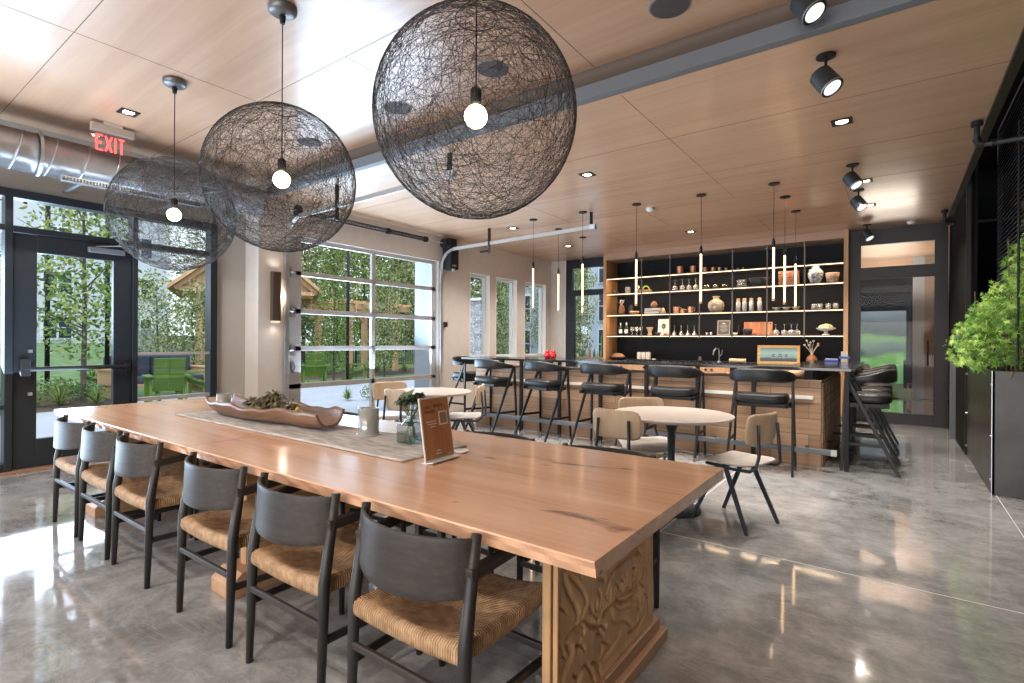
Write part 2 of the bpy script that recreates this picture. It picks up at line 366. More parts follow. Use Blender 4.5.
# ceilings
struct(MB().box(XS - .12, 6.5, -7, 3.60, ZU, ZU + .1).build('ceiling', M['ceil']))
struct(MB().box(XW - .15, .60, 3.68, YB + .6, ZL, ZL + .3).build('ceiling', M['ceil']))
def seam(b, k): struct(MB().box(*b).build('trim_%d' % k, M['seam']))
M['seam'] = mat('seam_dark', (.10, .065, .045), .8)  # dark joint colour between ceiling panels
k = 10
for y in (-.1, 1.11, 2.39):
    seam((XS, 2.2, y - .0025, y + .0025, ZU - .001, ZU + .002), k); k += 1
for x, y0, y1 in ((-4.55, 1.11, 2.39), (-4.55, -.1, 1.11), (-3.3, 2.39, 3.6), (-1.87, 2.39, 3.6), (-1.87, 1.11, 2.39), (.6, 1.1, 3.6)):
    seam((x - .0025, x + .0025, y0, y1, ZU - .001, ZU + .002), k); k += 1
for y in (4.75, 5.97, 7.19, 8.41, 9.63):
    seam((XW, .6, y - .002, y + .002, ZL - .001, ZL + .002), k); k += 1
for i, (y0, y1) in enumerate([(3.7, 4.75), (4.75, 5.97), (5.97, 7.19), (7.19, 8.41), (8.41, 9.63)]):
    for x in ((-1.7, -4.14) if i % 2 == 0 or i == 1 else (-.5, -2.94, -5.4)):
        seam((x - .002, x + .002, y0, y1, ZL - .001, ZL + .002), k); k += 1
# steel channel between the two ceilings, the strip above it coloured dark for its shade
bm_ = MB().box(XW, 6.5, 3.60, 3.675, ZL - .002, 3.285)

o = bm_.build('ceiling_beam', M['beam'], bevel=.003); tag(o, 'grey steel channel running across the step between the two wood ceilings', 'beam')
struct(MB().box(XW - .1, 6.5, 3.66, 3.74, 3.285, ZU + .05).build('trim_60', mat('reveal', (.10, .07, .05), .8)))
# garage wall (x = XW) pieces around the door (y 3.90-6.77, z 0-2.72) and windows (y 7.62-10.32, z 1.05-2.62)
T = .20
def wl(b, name='wall_left', m='wall'): return struct(MB().box(*b).build(name, M[m]))
wl((XW - .5, XW, 3.487, 3.90, 0, ZU))
wl((XW - T, XW, 3.90, 6.77, 2.72, ZU))
wl((XW - T, XW, 6.77, 7.62, 0, ZU))
wl((XW - T, XW, 7.62, 10.32, 0, .98)); wl((XW - T, XW, 7.62, 10.32, 2.62, ZU))
for y0, y1 in ((8.23, 8.43), (9.16, 9.46)): wl((XW - T, XW, y0, y1, 0.98, 2.62))
wl((XW - T, XW, 10.32, 10.9, 0, ZU))
# storefront wall
wl((XS - .2, XS, 3.08, 3.49, 0, ZU), m='wall_grey'); wl((XS - .2, XS, -7, 3.10, 2.74, ZU), m='wall_grey')
# back wall: stub, header bits
wl((XW, -6.20, YB, YB + .2, 0, ZL), 'wall_back'); 
struct(MB().box(.66, .74, 8.2, 10.6, 0, 3.6).build('wall_right', M['dark']))
# the three windows: white frames set back in the wall
for i, (y0, y1) in enumerate(((7.62, 8.23), (8.43, 9.16), (9.46, 10.32))):
    w = MB(); x0, x1 = XW - .17, XW - .09
    w.box(x0, x1, y0, y1, .98, 1.02).box(x0, x1, y0, y1, 2.56, 2.62).box(x0, x1, y0, y0 + .05, 1.02, 2.56).box(x0, x1, y1 - .05, y1, 1.02, 2.56)
    o = struct(w.build('window_%d' % (i + 1), M['white'], bevel=.004))
    MB().box(XW - .132, XW - .126, y0 + .05, y1 - .05, 1.02, 2.56).build('window_pane', M['glass'], o)
    rv = MB().box(XW - .17, XW + .012, y0 - .0, y1, .965, .982).box(XW - .17, XW + .006, y1 - .012, y1, .98, 2.62).box(XW - .17, XW + .006, y0, y0 + .012, .98, 2.62).box(XW - .17, XW + .006, y0, y1, 2.608, 2.62)
    rv.build('window_reveal', M['white'], o)
# ---------------------------------------------------------------- storefront (dark frames)
XA = -6.90
st = MB(); a, b_ = XA - .10, XA + .05
st.box(a, b_, -3.5, 3.10, 2.66, 2.74)                       # head
for y0, y1 in ((-.10, -.03), (1.16, 1.22), (2.20, 2.25), (3.02, 3.10), (-1.5, -1.43), (-3.0, -2.93)): st.box(a, b_, y0, y1, 0, 2.66)
st.box(a, b_, -3.5, 1.16, 2.33, 2.39).box(a, b_, 1.22, 2.20, 2.33, 2.39).box(a, b_, 2.25, 3.02, 2.33, 2.39)
st.box(a, b_, -3.5, 1.16, 0, .10).box(a, b_, 2.25, 3.02, 0, .10).box(a, b_, -3.5, 1.16, .62, .66)
o = struct(st.build('window_4', M['anth'], bevel=.004))
r2 = MB().box(XA - .03, XA + .03, 2.25, 3.02, 1.12, 1.15).box(XA - .03, XA + .03, 2.25, 3.02, .60, .64); r2.build('window_rail', M['alu'], o)
g = MB()
for y0, y1 in ((-3.0, -1.5), (-1.43, -.10), (-.03, 1.16), (2.25, 3.02)):
    g.box(XA - .03, XA - .02, y0, y1, .10, 2.33).box(XA - .03, XA - .02, y0, y1, 2.39, 2.66)
g.box(XA - .03, XA - .02, 1.22, 2.20, 2.39, 2.66)
g.build('window_pane', M['glass'], o)
struct(MB().box(XA - .05, XA + .10, -3.5, 3.08, 0, .022).build('trim_61', mat('bronze_sill', (.30, .17, .11), .5, .2), bevel=.003))
# glazed exit door leaf
d = MB(); a, b_ = XA - .045, XA + .02
d.box(a, b_, 1.225, 1.40, .03, 2.325).box(a, b_, 2.03, 2.195, .03, 2.325).box(a, b_, 1.40, 2.03, 2.15, 2.325).box(a, b_, 1.40, 2.03, .03, .30)
d_ = struct(d.build('door_1', M['anth'], bevel=.004))
MB().box(XA - .015, XA - .008, 1.40, 2.03, .30, 2.15).build('door_pane', M['glass'], d_)
pb = MB().tube([(XA + .075, 1.30, 1.0), (XA + .075, 2.16, 1.0)], .022, 10).box(XA + .015, XA + .095, 1.27, 1.34, .90, 1.10).box(XA + .015, XA + .085, 2.12, 2.17, .955, 1.045)
pb.build('push_bar', M['blackm'], d_, bevel=.003)
hd = MB().box(XA + .02, XA + .07, 1.33, 1.36, 1.16, 1.19).box(XA + .02, XA + .07, 1.33, 1.36, .74, .77); hd.build('door_screw_plate', M['steel'], d_)
cl = MB().box(XA + .02, XA + .075, 1.80, 2.12, 2.215, 2.27).beam((XA + .05, 1.86, 2.28), (XA + .16, 2.05, 2.30), .02, .012).beam((XA + .16, 2.05, 2.30), (XA + .05, 2.17, 2.30), .02, .012)
cl.build('door_closer', M['beam'], d_, bevel=.004)
# ---------------------------------------------------------------- overhead glass door
gd = thing('overhead_door', 'glazed aluminium sectional overhead door opening onto the green patio', 'overhead door', (XW, 5.33, 0))
X0, X1 = -.10, -.05
fr = MB()
Y0, Y1 = -1.40, 1.42
for z0, z1 in ((.02, .14), (.63, .70), (1.15, 1.215), (1.665, 1.735), (2.19, 2.255), (2.66, 2.72)):
    fr.box(X0, X1, Y0, Y1, z0, z1)
for y0, y1 in ((Y0, Y0 + .19), (0.0, .07), (Y1 - .10, Y1)): fr.box(X0, X1, y0, y1, .14, 2.66)
fr.build('door_frame', M['alu'], gd, bevel=.003)
MB().box(-.08, -.072, Y0 + .05, Y1 - .05, .1, 2.7).build('glass_panel', M['glass'], gd)
for z in (.40, 1.16, 1.69, 2.22):
    MB().box(X1, X1 + .012, Y0 + .03, Y0 + .10, z - .07, z + .07).tube([(X1 + .01, Y0 + .06, z), (X1 + .05, Y0 - .01, z)], .012, 8).build('roller_hinge', M['steel'], gd)
    MB().box(X1, X1 + .01, -.0, .07, z - .04, z + .04).build('center_hinge', M['steel'], gd)
dia = MB()
for z in (.42, .93):
    dia.prism([(Y0 + .065, z - .085), (Y0 + .10, z), (Y0 + .065, z + .085), (Y0 + .03, z)], X1 + .012, X1 + .022, axis='x')
dia.build('diamond_plate', M['beam'], gd)
# vertical jamb tracks and curved horizontal tracks
def track(y, xe, name, lab):
    t = thing(name, lab, 'door track', (XW, y, 0))
    MB().box(.0, .045, -.03, .03, 0, 2.60).build('vertical_track', M['steel'], t, bevel=.004)
    pts = [(.03, 0, 2.5), (.035, 0, 2.62)] + [(.03 + .33 * (1 - cos(a)), 0, 2.62 + .30 * sin(a)) for a in [radians(q) for q in range(10, 91, 10)]] + [(xe, 0, 2.965)]
    m = MB()
    for dz, w in ((0, .03), (.0, .0)):
        if w:
            for i in range(len(pts) - 1): m.beam(pts[i], pts[i + 1], .018, .055, up=(0, 1, 0) if 0 else (0, 0, 1) if i > 8 else (1, 0, .3))
    m.build('horizontal_track', M['alu'], t)
    for x in (1.12, xe - .04):
        h = MB(); h.box(x - .015, x + .015, -.02, .02, 2.97, ZL + (.0 if y > 4 else .0))
        if x < 2: h.box(x - .015, x + .015, -.02, .02, 2.76, 2.97).box(x - .19, x, -.02, .02, 2.79, 2.82)
        h.build('track_hanger', M['blackm'], t)
    MB().box(xe - .06, xe + .03, -.03, .03, 2.93, 3.0).build('end_bracket', M['steel'], t)
    return t
track(6.81, 3.06, 'overhead_door_track', 'galvanised door track curving out under the ceiling beside the windows')
track(3.86, 3.02, 'overhead_door_track', 'galvanised door track behind the hanging globes by the wall sconce')
sp_ = thing('torsion_spring', 'black torsion spring shaft above the glazed overhead door', 'spring', (XW + .16, 5.33, 3.02))
MB().tube([(0, -1.5, 0), (0, 1.50, 0)], .012, 8).build('shaft', M['steel'], sp_)
cp = []
for i in range(600): cp.append((.032 * cos(i * .9), -1.15 + i * .0035 , .032 * sin(i * .9)))
MB().tube(cp, .006, 5).build('coil', M['blackm'], sp_)
for q in (.12, -1.2, .93): MB().cyl((0, q, 0), (0, q + .05, 0), .048).build('collar', M['blackm'], sp_)
for q in (1.37, -1.42): MB().cyl((0, q, 0), (0, q + .05, 0), .075, n=20).build('cable_drum', M['blackm'], sp_)
op = thing('door_operator', 'black wall mounted door operator box beside the curved track', 'door operator', (XW + .10, 6.93, 2.75))
MB().box(-.09, .12, -.09, .14, -.17, .22).build('housing', M['blackm'], op, bevel=.03, seg=3)
MB().box(-.09, .13, -.12, .08, .20, .38).build('motor_housing', M['blackm'], op, bevel=.03, seg=3)
MB().lathe([(.03, -.20), (.03, -.16)], (.1, 0, 0), 12).box(.10, .13, -.05, .05, -.12, -.09).build('release_knob', M['steel'], op)
mtl = MB().box(0, .05, -.03, .03, 0, .09); 
o = mtl.build('wall_control_switch', M['blackm'], None, bevel=.004); o.location = (XW, 6.93, 1.55); tag(o, 'small black control box on the beige wall right of the overhead door', 'switch')
# ---------------------------------------------------------------- duct, diffuser, exit sign
dc = thing('spiral_duct', 'round galvanised spiral duct running along the storefront wall under the ceiling', 'duct', (-6.50, 0, 3.03))
R_ = .185

MB().tube([(0, -6.5, 0), (0, 3.42, 0)], R_, 32).build('duct_shell', M['steel'], dc, smooth=True)
rb = MB()
for i in range(26):
    y = -3.0 + i * .245
    rb.tube([(R_ * 1.012 * cos(a), y + .04 * sin(a), R_ * 1.012 * sin(a)) for a in [2 * pi * q / 32 for q in range(32)]], .0045, 5, closed=True)
rb.build('spiral_rib', M['steel'], dc)
MB().lathe([(R_ + .006, -.015), (R_ + .022, -.01), (R_ + .022, .01), (R_ + .006, .015)], n=32, close=False).build('band_clamp', M['steel'], dc)
bc_ = [c for c in dc.children if c.name.startswith('band_clamp')][0]; bc_.rotation_euler = (pi / 2, 0, 0); bc_.location = (0, 1.32, 0)
df = thing('slot_diffuser', 'grey slotted air diffuser bar under the round duct', 'diffuser', (-6.32, 2.05, 2.80))
MB().box(-.035, .035, -.60, .60, -.015, .03).build('housing', M['beam'], df, bevel=.003)
MB().box(-.61, -.035, -.45, -.42, .0, .015).build('wall_bracket', M['beam'], df); MB().box(-.61, -.035, .42, .45, .0, .015).build('wall_bracket', M['beam'], df)
sl = MB()
for i in range(48): sl.box(.035, .040, -.59 + i * .025, -.578 + i * .025, -.008, .022)
sl.build('slot', M['blackm'], df)
ex = thing('exit_sign', 'clear exit sign with red letters hanging from the wood ceiling', 'exit sign', (-6.2, 1.80, 3.10))
MB().box(-.03, .03, -.16, .19, .20, .272).build('sign_housing', mat('sign_housing_grey', (.5, .47, .44), .4, .3), ex, bevel=.004)
MB().box(-.02, .02, -.06, .09, .272, .30).build('ceiling_mount', M['white'], ex)
MB().box(-.004, .004, -.155, .175, -.015, .20).build('acrylic_panel', glassy('acrylic', (1, .93, .93), 1.35, 0, .03), ex, bevel=.001)
lt = MB(); redE = emis('exit_red', (1, .13, .13), 1.5)
def strokes(mb, segs, y0, z0, w, h, t, x):
    for (a, b, c, d2) in segs:
        mb.beam((x, y0 + a * w, z0 + b * h), (x, y0 + c * w, z0 + d2 * h), t, .006, up=(1, 0, 0))
GL = {'E': [(0, 0, 0, 1), (0, .97, 1, .97), (0, .5, .8, .5), (0, .03, 1, .03)], 'X': [(0, 0, 1, 1), (0, 1, 1, 0)], 'I': [(.5, 0, .5, 1)], 'T': [(.5, 0, .5, 1), (0, .97, 1, .97)]}
for i, c in enumerate('EXIT'):
    w = .052 if c != 'I' else .02
    strokes(lt, GL[c], (-.115, -.045, .025, .06)[i] + (0 if c != 'I' else -.0), .02, w, .15, .018, .008)
lt.build('letter', redE, ex)
# ---------------------------------------------------------------- wall sconce
sc_ = thing('wall_sconce', 'tall dark box sconce glowing on the beige wall beside the overhead door', 'wall lamp', (XW, 3.69, 1.87))
MB().box(.02, .09, -.055, .055, -.32, .32).build('sconce_body', wood('walnut', (.03, .02, .014), (.06, .04, .027), (.09, .06, .04), 'z', 1), sc_, bevel=.003)
MB().box(0, .02, -.035, .035, -.28, .28).build('back_plate', M['blackm'], sc_)
lm = MB()
for z in (-.18, -.06, .06, .18): lm.lathe([(.012, -.015), (.014, 0), (.012, .015)], (.055, .056, z), 10)
lm.build('bulb', M['bulb'], sc_)
MB().box(.03, .08, -.05, .05, -.345, -.322).build('bottom_lens', emis('sconce_glow', (1, .8, .6), .8), sc_)
spot('sconce_lamp', (XW + .07, 3.69, 2.24), (XW + .03, 3.69, 3.2), .8, 140)
spot('sconce_lamp', (XW + .07, 3.69, 1.50), (XW + .03, 3.69, .4), .8, 140)
d3 = bpy.data.lights.new('sconce_side', 'POINT'); d3.energy = 2.2; d3.color = (1, .85, .68); d3.shadow_soft_size = .03
o3 = bpy.data.objects.new('sconce_side', d3); COL.objects.link(o3); o3.location = (XW + .06, 3.80, 1.87)
# ---------------------------------------------------------------- back-left glazed door and wall
dl = MB(); y0, y1 = YB, YB + .08
dl.box(-6.20, -6.02, y0, y1, 0, ZL).box(-6.02, -5.09, y0, y1, 2.98, ZL).box(-6.02, -5.09, y0, y1, 2.35, 2.48).box(-5.15, -5.09, y0, y1, 0, ZL).box(-6.02, -5.09, y0, y1, 0, .2).box(-6.02, -5.97, y0, y1, .2, 2.35)
o = struct(dl.build('door_2', M['anth'], bevel=.004))
MB().box(-6.02, -5.15, YB + .035, YB + .042, .2, 2.98).build('door_pane', M['glass'], o)
MB().box(-6.215, -6.19, YB - .02, YB, 0, ZL).build('door_casing', M['white'], o)
# ---------------------------------------------------------------- back-right glazed door
dr = MB(); y0, y1 = 10.46, 10.54
dr.box(-.64, -.48, y0, y1, 0, ZL).box(.48, .645, y0, y1, 0, ZL).box(-.48, .48, y0, y1, 2.92, ZL).box(-.48, .48, y0, y1, 2.36, 2.55).box(-.48, .48, y0, y1, 0, .18)
o = struct(dr.build('door_3', mat('dark_bronze_frame', (.028, .025, .027), .45, .3), bevel=.003))
MB().box(-.48, .48, 10.50, 10.506, .18, 2.36).box(-.48, .48, 10.50, 10.506, 2.55, 2.92).build('door_pane', glassy('inner_glass', (.98, .98, .98), 1.18), o)
MB().tube([(.40, 10.43, .95), (.40, 10.43, 1.35)], .012, 8).box(.39, .41, 10.43, 10.46, .97, .99).box(.39, .41, 10.43, 10.46, 1.31, 1.33).build('door_handle', M['blackm'], o)
# room beyond: golf simulator
struct(MB().box(-1.8, 2.4, 20.7, 20.8, 0, 3.6).build('wall_far', M['dark']))
struct(MB().box(-1.9, -1.8, 10.9, 20.8, 0, 3.6).build('wall_far', M['dark']))
struct(MB().box(.52, 1.9, 15.3, 15.5, .03, 3.3).build('wall_far', mat('beige_side_wall', (.36, .30, .24), .7))); struct(MB().box(.31, .52, 15.3, 15.5, .03, 3.3).build('wall_far', mat('pale_blue_wall', (.40, .46, .52), .7))); struct(MB().box(1.4, 1.5, 10.7, 15.3, 0, 3.3).build('wall_far', M['dark']))
struct(MB().box(-1.8, 1.9, 10.62, 18.4, 3.30, 3.4).build('ceiling', M['ceil']))
for gy in (12.0, 14.2, 16.4): area('golf_room_fill', (-.2, gy, 2.3), 1.0, 26, (1, .86, .72), (pi, 0, 0))  # unseen upward area lamps added to brighten the ceiling beyond the door
struct(MB().box(-1.8, 1.9, 18.4, 20.7, 2.95, 3.3).build('ceiling', mat('dark_ceiling', (.01, .01, .01), .8)))
o = MB().box(-1.7, 1.8, 15.2, 20.6, 0, .03).build('putting_turf', mat('putting_turf', (.12, .22, .03), .9, var=.3, vscale=30)); tag(o, 'green putting turf on the floor behind the dark framed door', 'turf')
def screen_mat():
    m = bpy.data.materials.new('golf_picture'); m.use_nodes = True; nt = m.node_tree; nt.nodes.clear(); L = nt.links
    o = N(nt, 'ShaderNodeOutputMaterial'); e = N(nt, 'ShaderNodeEmission'); L.new(e.outputs[0], o.inputs[0]); e.inputs[1].default_value = .75
    t = N(nt, 'ShaderNodeTexCoord'); s = N(nt, 'ShaderNodeSeparateXYZ'); L.new(t.outputs['Object'], s.inputs[0])
    n = N(nt, 'ShaderNodeTexNoise', i_Scale=1.3, i_Detail=6.0); L.new(t.outputs['Object'], n.inputs['Vector'])
    a = N(nt, 'ShaderNodeMath', operation='MULTIPLY_ADD'); a.inputs[1].default_value = .55; L.new(n.outputs['Fac'], a.inputs[0]); L.new(s.outputs['Z'], a.inputs[2])
    mr = N(nt, 'ShaderNodeMapRange'); mr.inputs[1].default_value = .2; mr.inputs[2].default_value = 2.7; L.new(a.outputs[0], mr.inputs[0])
    c = ramp(nt, mr.outputs[0], [(0, (.10, .22, .10)), (.22, (.16, .33, .14)), (.36, (.20, .42, .14)), (.44, (.08, .13, .11)), (.56, (.16, .24, .20)), (.62, (.22, .42, .16)), (.68, (.09, .13, .12)), (.82, (.14, .17, .18)), (1, (.26, .31, .34))])
    L.new(c, e.inputs[0]); return m
o = MB().box(-2.0 + .3, .25, 20.5, 20.6, .03, 2.33).build('projection_screen', screen_mat()); tag(o, 'large projected golf course picture glowing in the room behind the door', 'screen')
rk = MB(); 
for a in ((.24, .10, .47), (.53, .10, .47)): rk.box(a[0] - .012, a[0] + .012, 16.3, 16.32, .03, .31)
rk.box(.228, .542, 16.3, 16.32, .29, .314).box(.28, .49, 16.30, 16.32, .03, .05)
o = rk.build('red_practice_frame', mat('orange_red_metal', (.65, .08, .04), .4)); tag(o, 'small red metal frame standing on the putting turf', 'practice frame')
cb = MB().box(.17, .62, 18.5, 18.9, .03, .82); o = cb.build('black_cabinet', M['blackm'], bevel=.01); tag(o, 'tall black cabinet behind the red frame in the golf room', 'cabinet')
bk = thing('ball_basket', 'white bag of golf balls on the turf before the glowing screen', 'basket', (-.72, 18.0, .03))
MB().lathe([(.14, 0), (.2, .55), (.18, .57)], n=16).build('basket', M['white'], bk); 
b2 = MB()
for i in range(20): b2.sphere((random.uniform(-.15, .15), random.uniform(-.15, .15), .58 + random.uniform(0, .08)), .04, 8, 6)
b2.build('golf_ball', M['white'], bk)
# ---------------------------------------------------------------- right side: dark steel screens, pipes and planter
struct(MB().box(.60, .66, -7, YB, 3.15, 3.60).build('trim_62', mat('bronze_edge', (.022, .018, .011), .6, .2)))
struct(MB().box(.66, 6.5, 3.6, 18, 3.9, 4.0).build('ceiling', M['dark'])); struct(MB().box(.66, 6.5, 3.5, 3.6, 3.4, 4.0).build('ceiling', M['dark'])); struct(MB().box(1.46, 6.5, 17.2, 17.4, 0, 4).build('wall_far', M['dark'])); struct(MB().box(.74, 1.46, 10.6, 10.7, 0, 4).build('wall_back', M['dark'])); struct(MB().box(-.64, 1.46, 10.56, 10.62, 3.18, 4).build('wall_back', M['dark']))
struct(MB().box(3.2, 3.3, -7, 18, 0, 4.0).build('wall_right', M['dark']))
def slat_panel(name, x, y0, y1, z0, z1, lab):
    t = thing(name, lab, 'metal screen', (x, y0, z0))
    m = MB().box(-.02, .02, 0, .03, 0, z1 - z0).box(-.02, .02, y1 - y0 - .03, y1 - y0, 0, z1 - z0).box(-.02, .02, 0, y1 - y0, 0, .03).box(-.02, .02, 0, y1 - y0, z1 - z0 - .03, z1 - z0); m.build('frame', M['blackm'], t)
    s = MB(); n = int((z1 - z0) / .045)
    for i in range(n): s.beam((-.012, .03, i * .045), (-.012, y1 - y0 - .03, i * .045 + .0), .006, .03, up=(.5, 0, 1))
    s.build('slats', mat('screen_mesh_steel', (.10, .10, .105), .35, .6), t)
    return t
slat_panel('perforated_screen', .95, 6.55, 8.15, 1.10, 3.75, 'near dark ribbed metal screen rising behind the green vines')
slat_panel('perforated_screen', .80, 8.75, 9.6, 0.2, 3.6, 'far narrow dark ribbed metal screen beside the dark framed door')
pp = thing('black_pipe', 'black iron pipe with elbow fixed to the ceiling edge, nearer one', 'pipe', (.60, 5.86, 2.97))
MB().tube([(-.06, 0, .19), (-.06, 0, .04), (-.05, 0, .015), (-.02, 0, .0), (.2, 0, .0), (2.6, .0, .0)], .021, 12).build('pipe', mat('grey_iron_pipe', (.05, .052, .055), .45, .3), pp, smooth=True)
MB().tube([(-.06, 0, .20), (-.06, 0, .165)], .042, 14).build('ceiling_flange', M['blackm'], pp); MB().tube([(-.062, 0, .06), (-.05, 0, .012), (-.01, 0, .0)], .030, 12).build('elbow', M['blackm'], pp); MB().tube([(.03, 0, 0), (.06, 0, 0)], .030, 12).build('coupling', M['blackm'], pp)
pp2 = dup(pp, (.60, 9.5, 2.97), 0, 'black iron pipe with elbow at the ceiling edge above the far screen')
pl = thing('metal_planter', 'tall black steel planter box standing on the concrete floor', 'planter', (.67, 6.08, 0))
m = MB(); m.box(0, 1.6, 0, .02, 0, 1.07).box(0, .02, 0, 1.99, 0, 1.07).box(0, 1.6, 1.97, 1.99, 0, 1.07).box(1.58, 1.6, 0, 1.99, 0, 1.07)
m.build('planter_wall', mat('blackened_steel', (.055, .052, .050), .32, .5, var=.35, vscale=3), pl, bevel=.003)
MB().box(.02, 1.58, .02, 1.97, .85, .98).build('soil', M['mulch'], pl)
MB().box(-.004, 0, .0, .01, 0, 1.07).build('corner_seam', M['steel'], pl)
rv = MB()
for z in (.12, .5, .95):
    rv.sphere((-.003, 1.95, z), .012, 8, 6).sphere((-.003, .06, z), .010, 8, 6)
rv.build('rivet', M['steel'], pl)
struct(MB().box(.655, .70, 8.075, 8.12, 0, 3.6).build('trim_63', M['blackm']))
o = MB().box(.50, .58, 9.35, 9.43, .0, 1.15).build('steel_post', M['beam']); o.location = (.10, 0, 0); tag(o, 'narrow steel post standing between planter and dark framed door', 'post')
o = MB().tube([(0, 0, 0), (0, 0, 2.10)], .009, 8).build('steel_rod', M['blackm']); o.location = (.82, 6.02, 1.07); tag(o, 'thin black steel rod rising in front of the green vines', 'rod')
# ================================================================ dining table (two joined slabs, carved ends)
tb = thing('dining_table', 'long live-edge wooden dining table with carved end panel, in the foreground', 'table', (-2.94, 1.79, 0))
def slab(x0, x1, name):
    """table top with a rough, irregular lower edge"""
    m = MB(); n = 150; rows = []
    L = x1 - x0
    def edge(side):
        vs = []; fs = []
        for i in range(n + 1):
            x = x0 + L * i / n
            w = .004 * sin(x * 9.1 + side) + .003 * sin(x * 31 + 2 * side) + .010 * max(0, (x - 1.6) / .7) * sin(x * 23)
            y = side * .61
            e = (.004 + .6 * abs(w))
            vs += [(x, y, .75), (x, y + side * .003, .746), (x, y - side * .002 + side * .004 * sin(x * 40), .728), (x, y - side * e, .707 - .35 * abs(w))]
        for i in range(n):
            for k in range(3): fs.append((i * 4 + k, i * 4 + 4 + k, i * 4 + 5 + k, i * 4 + 1 + k))
        return vs, fs
    a = edge(-1); b = edge(1); m.add(*a); o1 = 0; m.add(*b); o2 = len(a[0])
    fs = []
    for i in range(n):
        fs.append((o1 + i * 4, o2 + i * 4, o2 + i * 4 + 4, o1 + i * 4 + 4))
        fs.append((o1 + i * 4 + 3, o1 + i * 4 + 7, o2 + i * 4 + 7, o2 + i * 4 + 3))
    for i in (0, n): fs.append(tuple([o1 + i * 4 + k for k in range(4)] + [o2 + i * 4 + k for k in (3, 2, 1, 0)]))
    m.f += fs; m.m += [0] * len(fs)
    return m.build(name, M['table'], tb)
slab(-2.335, -.004, 'table_top'); slab(.004, 2.335, 'table_top')
def pedestal(x, carved=False):
    m = MB()
    m.box(x - .06, x + .0, -.40, .40, .08, .705)
    m.box(x - .10, x + .04, -.50, .50, .665, .706)
    o = m.build('leg', M['carve'], tb, bevel=.004)
    f = MB().prism([(-.52, 0), (.50, 0), (.50, .07), (.44, .12), (-.46, .12), (-.52, .07)], x - .12, x + .085, axis='x')
    f.build('foot_beam', M['foot'], tb, bevel=.004)
    return o
pedestal(-1.81); pedestal(.20)
# near end: carved slab
XE = 2.94 - .845
MB().box(XE - .055, XE - .024, -.395, .395, .10, .706).build('leg', M['carve'], tb, bevel=.004)
MB().box(XE - .10, XE + .045, -.43, .47, 0, .05).box(XE - .075, XE + .02, -.41, .44, .05, .10).build('foot_beam', M['foot'], tb, bevel=.004)
# relief: grooves given as polylines in (u, v) with depth and radius
GR = []
def groove(pts, r, d): GR.append((pts, r, d))
def sm(pts, k=6):
    out = []
    P = [pts[0]] + list(pts) + [pts[-1]]
    for i in range(1, len(P) - 2):
        for j in range(k):
            t = j / k; a, b, c, d = P[i - 1], P[i], P[i + 1], P[i + 2]
            out.append(tuple(.5 * ((2 * b[q]) + (-a[q] + c[q]) * t + (2 * a[q] - 5 * b[q] + 4 * c[q] - d[q]) * t * t + (-a[q] + 3 * b[q] - 3 * c[q] + d[q]) * t ** 3) for q in (0, 1)))
    out.append(P[-1]); return out
G = [([(.30, 1.0), (.12, .95), (.05, .86), (.10, .74), (.17, .62), (.16, .52), (.08, .44), (.12, .36), (.04, .24), (.02, .10)], .020, 1.0),
     ([(.10, .86), (.20, .76), (.24, .66), (.20, .56)], .014, .8), ([(.27, .98), (.33, .86), (.42, .80)], .022, .7),
     ([(.10, .47), (.24, .52), (.30, .46), (.44, .38)], .016, 1.0), ([(.22, .50), (.22, .44)], .014, 1.1),
     ([(.28, .62), (.30, .58)], .016, 1.2), ([(.33, .63), (.34, .58)], .016, 1.2), ([(.38, .40), (.40, .37)], .015, 1.1), ([(.43, .40), (.45, .37)], .015, 1.1),
     ([(.12, .02), (.16, .14), (.24, .20), (.30, .10), (.32, .0)], .018, 1.0), ([(.38, .0), (.40, .10), (.52, .14), (.60, .20)], .018, .8),
     ([(.44, .62), (.48, .80), (.62, .88), (.78, .93), (.92, .98)], .012, .5), ([(.42, .50), (.60, .54), (.84, .55), (.93, .62), (.90, .70)], .018, 1.1),
     ([(.62, .66), (.58, .56), (.66, .48), (.80, .46), (.88, .52)], .022, 1.0), ([(.84, .70), (.80, .62), (.84, .54), (.80, .44), (.84, .30), (.80, .20)], .015, 1.1),
     ([(.90, .64), (.88, .56), (.92, .46)], .014, 1.0), ([(.94, .96), (.93, .84), (.96, .60), (.95, .30)], .010, .9),
     ([(.50, .50), (.54, .36), (.66, .28), (.74, .16)], .020, .6), ([(.52, .56), (.60, .44), (.74, .38)], .016, .5),
     ([(.88, .30), (.92, .38), (.97, .30), (.96, .18)], .013, .9), ([(.90, .20), (.93, .24)], .012, 1.0), ([(.70, .12), (.82, .08), (.92, .14)], .014, .8),
     ([(.60, .92), (.62, .99)], .014, .8), ([(.76, .99), (.74, .90)], .014, .8), ([(.88, .99), (.84, .92), (.80, .90)], .014, .8)]
for p, r, d in G: groove([(a, b * (.60 + .30 * (1 - a) ** 2)) for a, b in sm(p)], r * .8, d)
rx = random.Random(12)
for i in range(34):
    a = rx.uniform(.04, .95); b = rx.uniform(.03, .62 + .25 * (1 - a)); l = rx.uniform(.05, .13); th_ = rx.uniform(.9, 2.4)
    if .40 < a < .9 and .33 < b < .52: continue
    groove(sm([(a, b), (a + l * .5 * cos(th_) + .012, b + l * .5 * sin(th_)), (a + l * cos(th_) - .012, b + l * sin(th_))], 4), rx.uniform(.006, .011), rx.uniform(.5, 1.0))
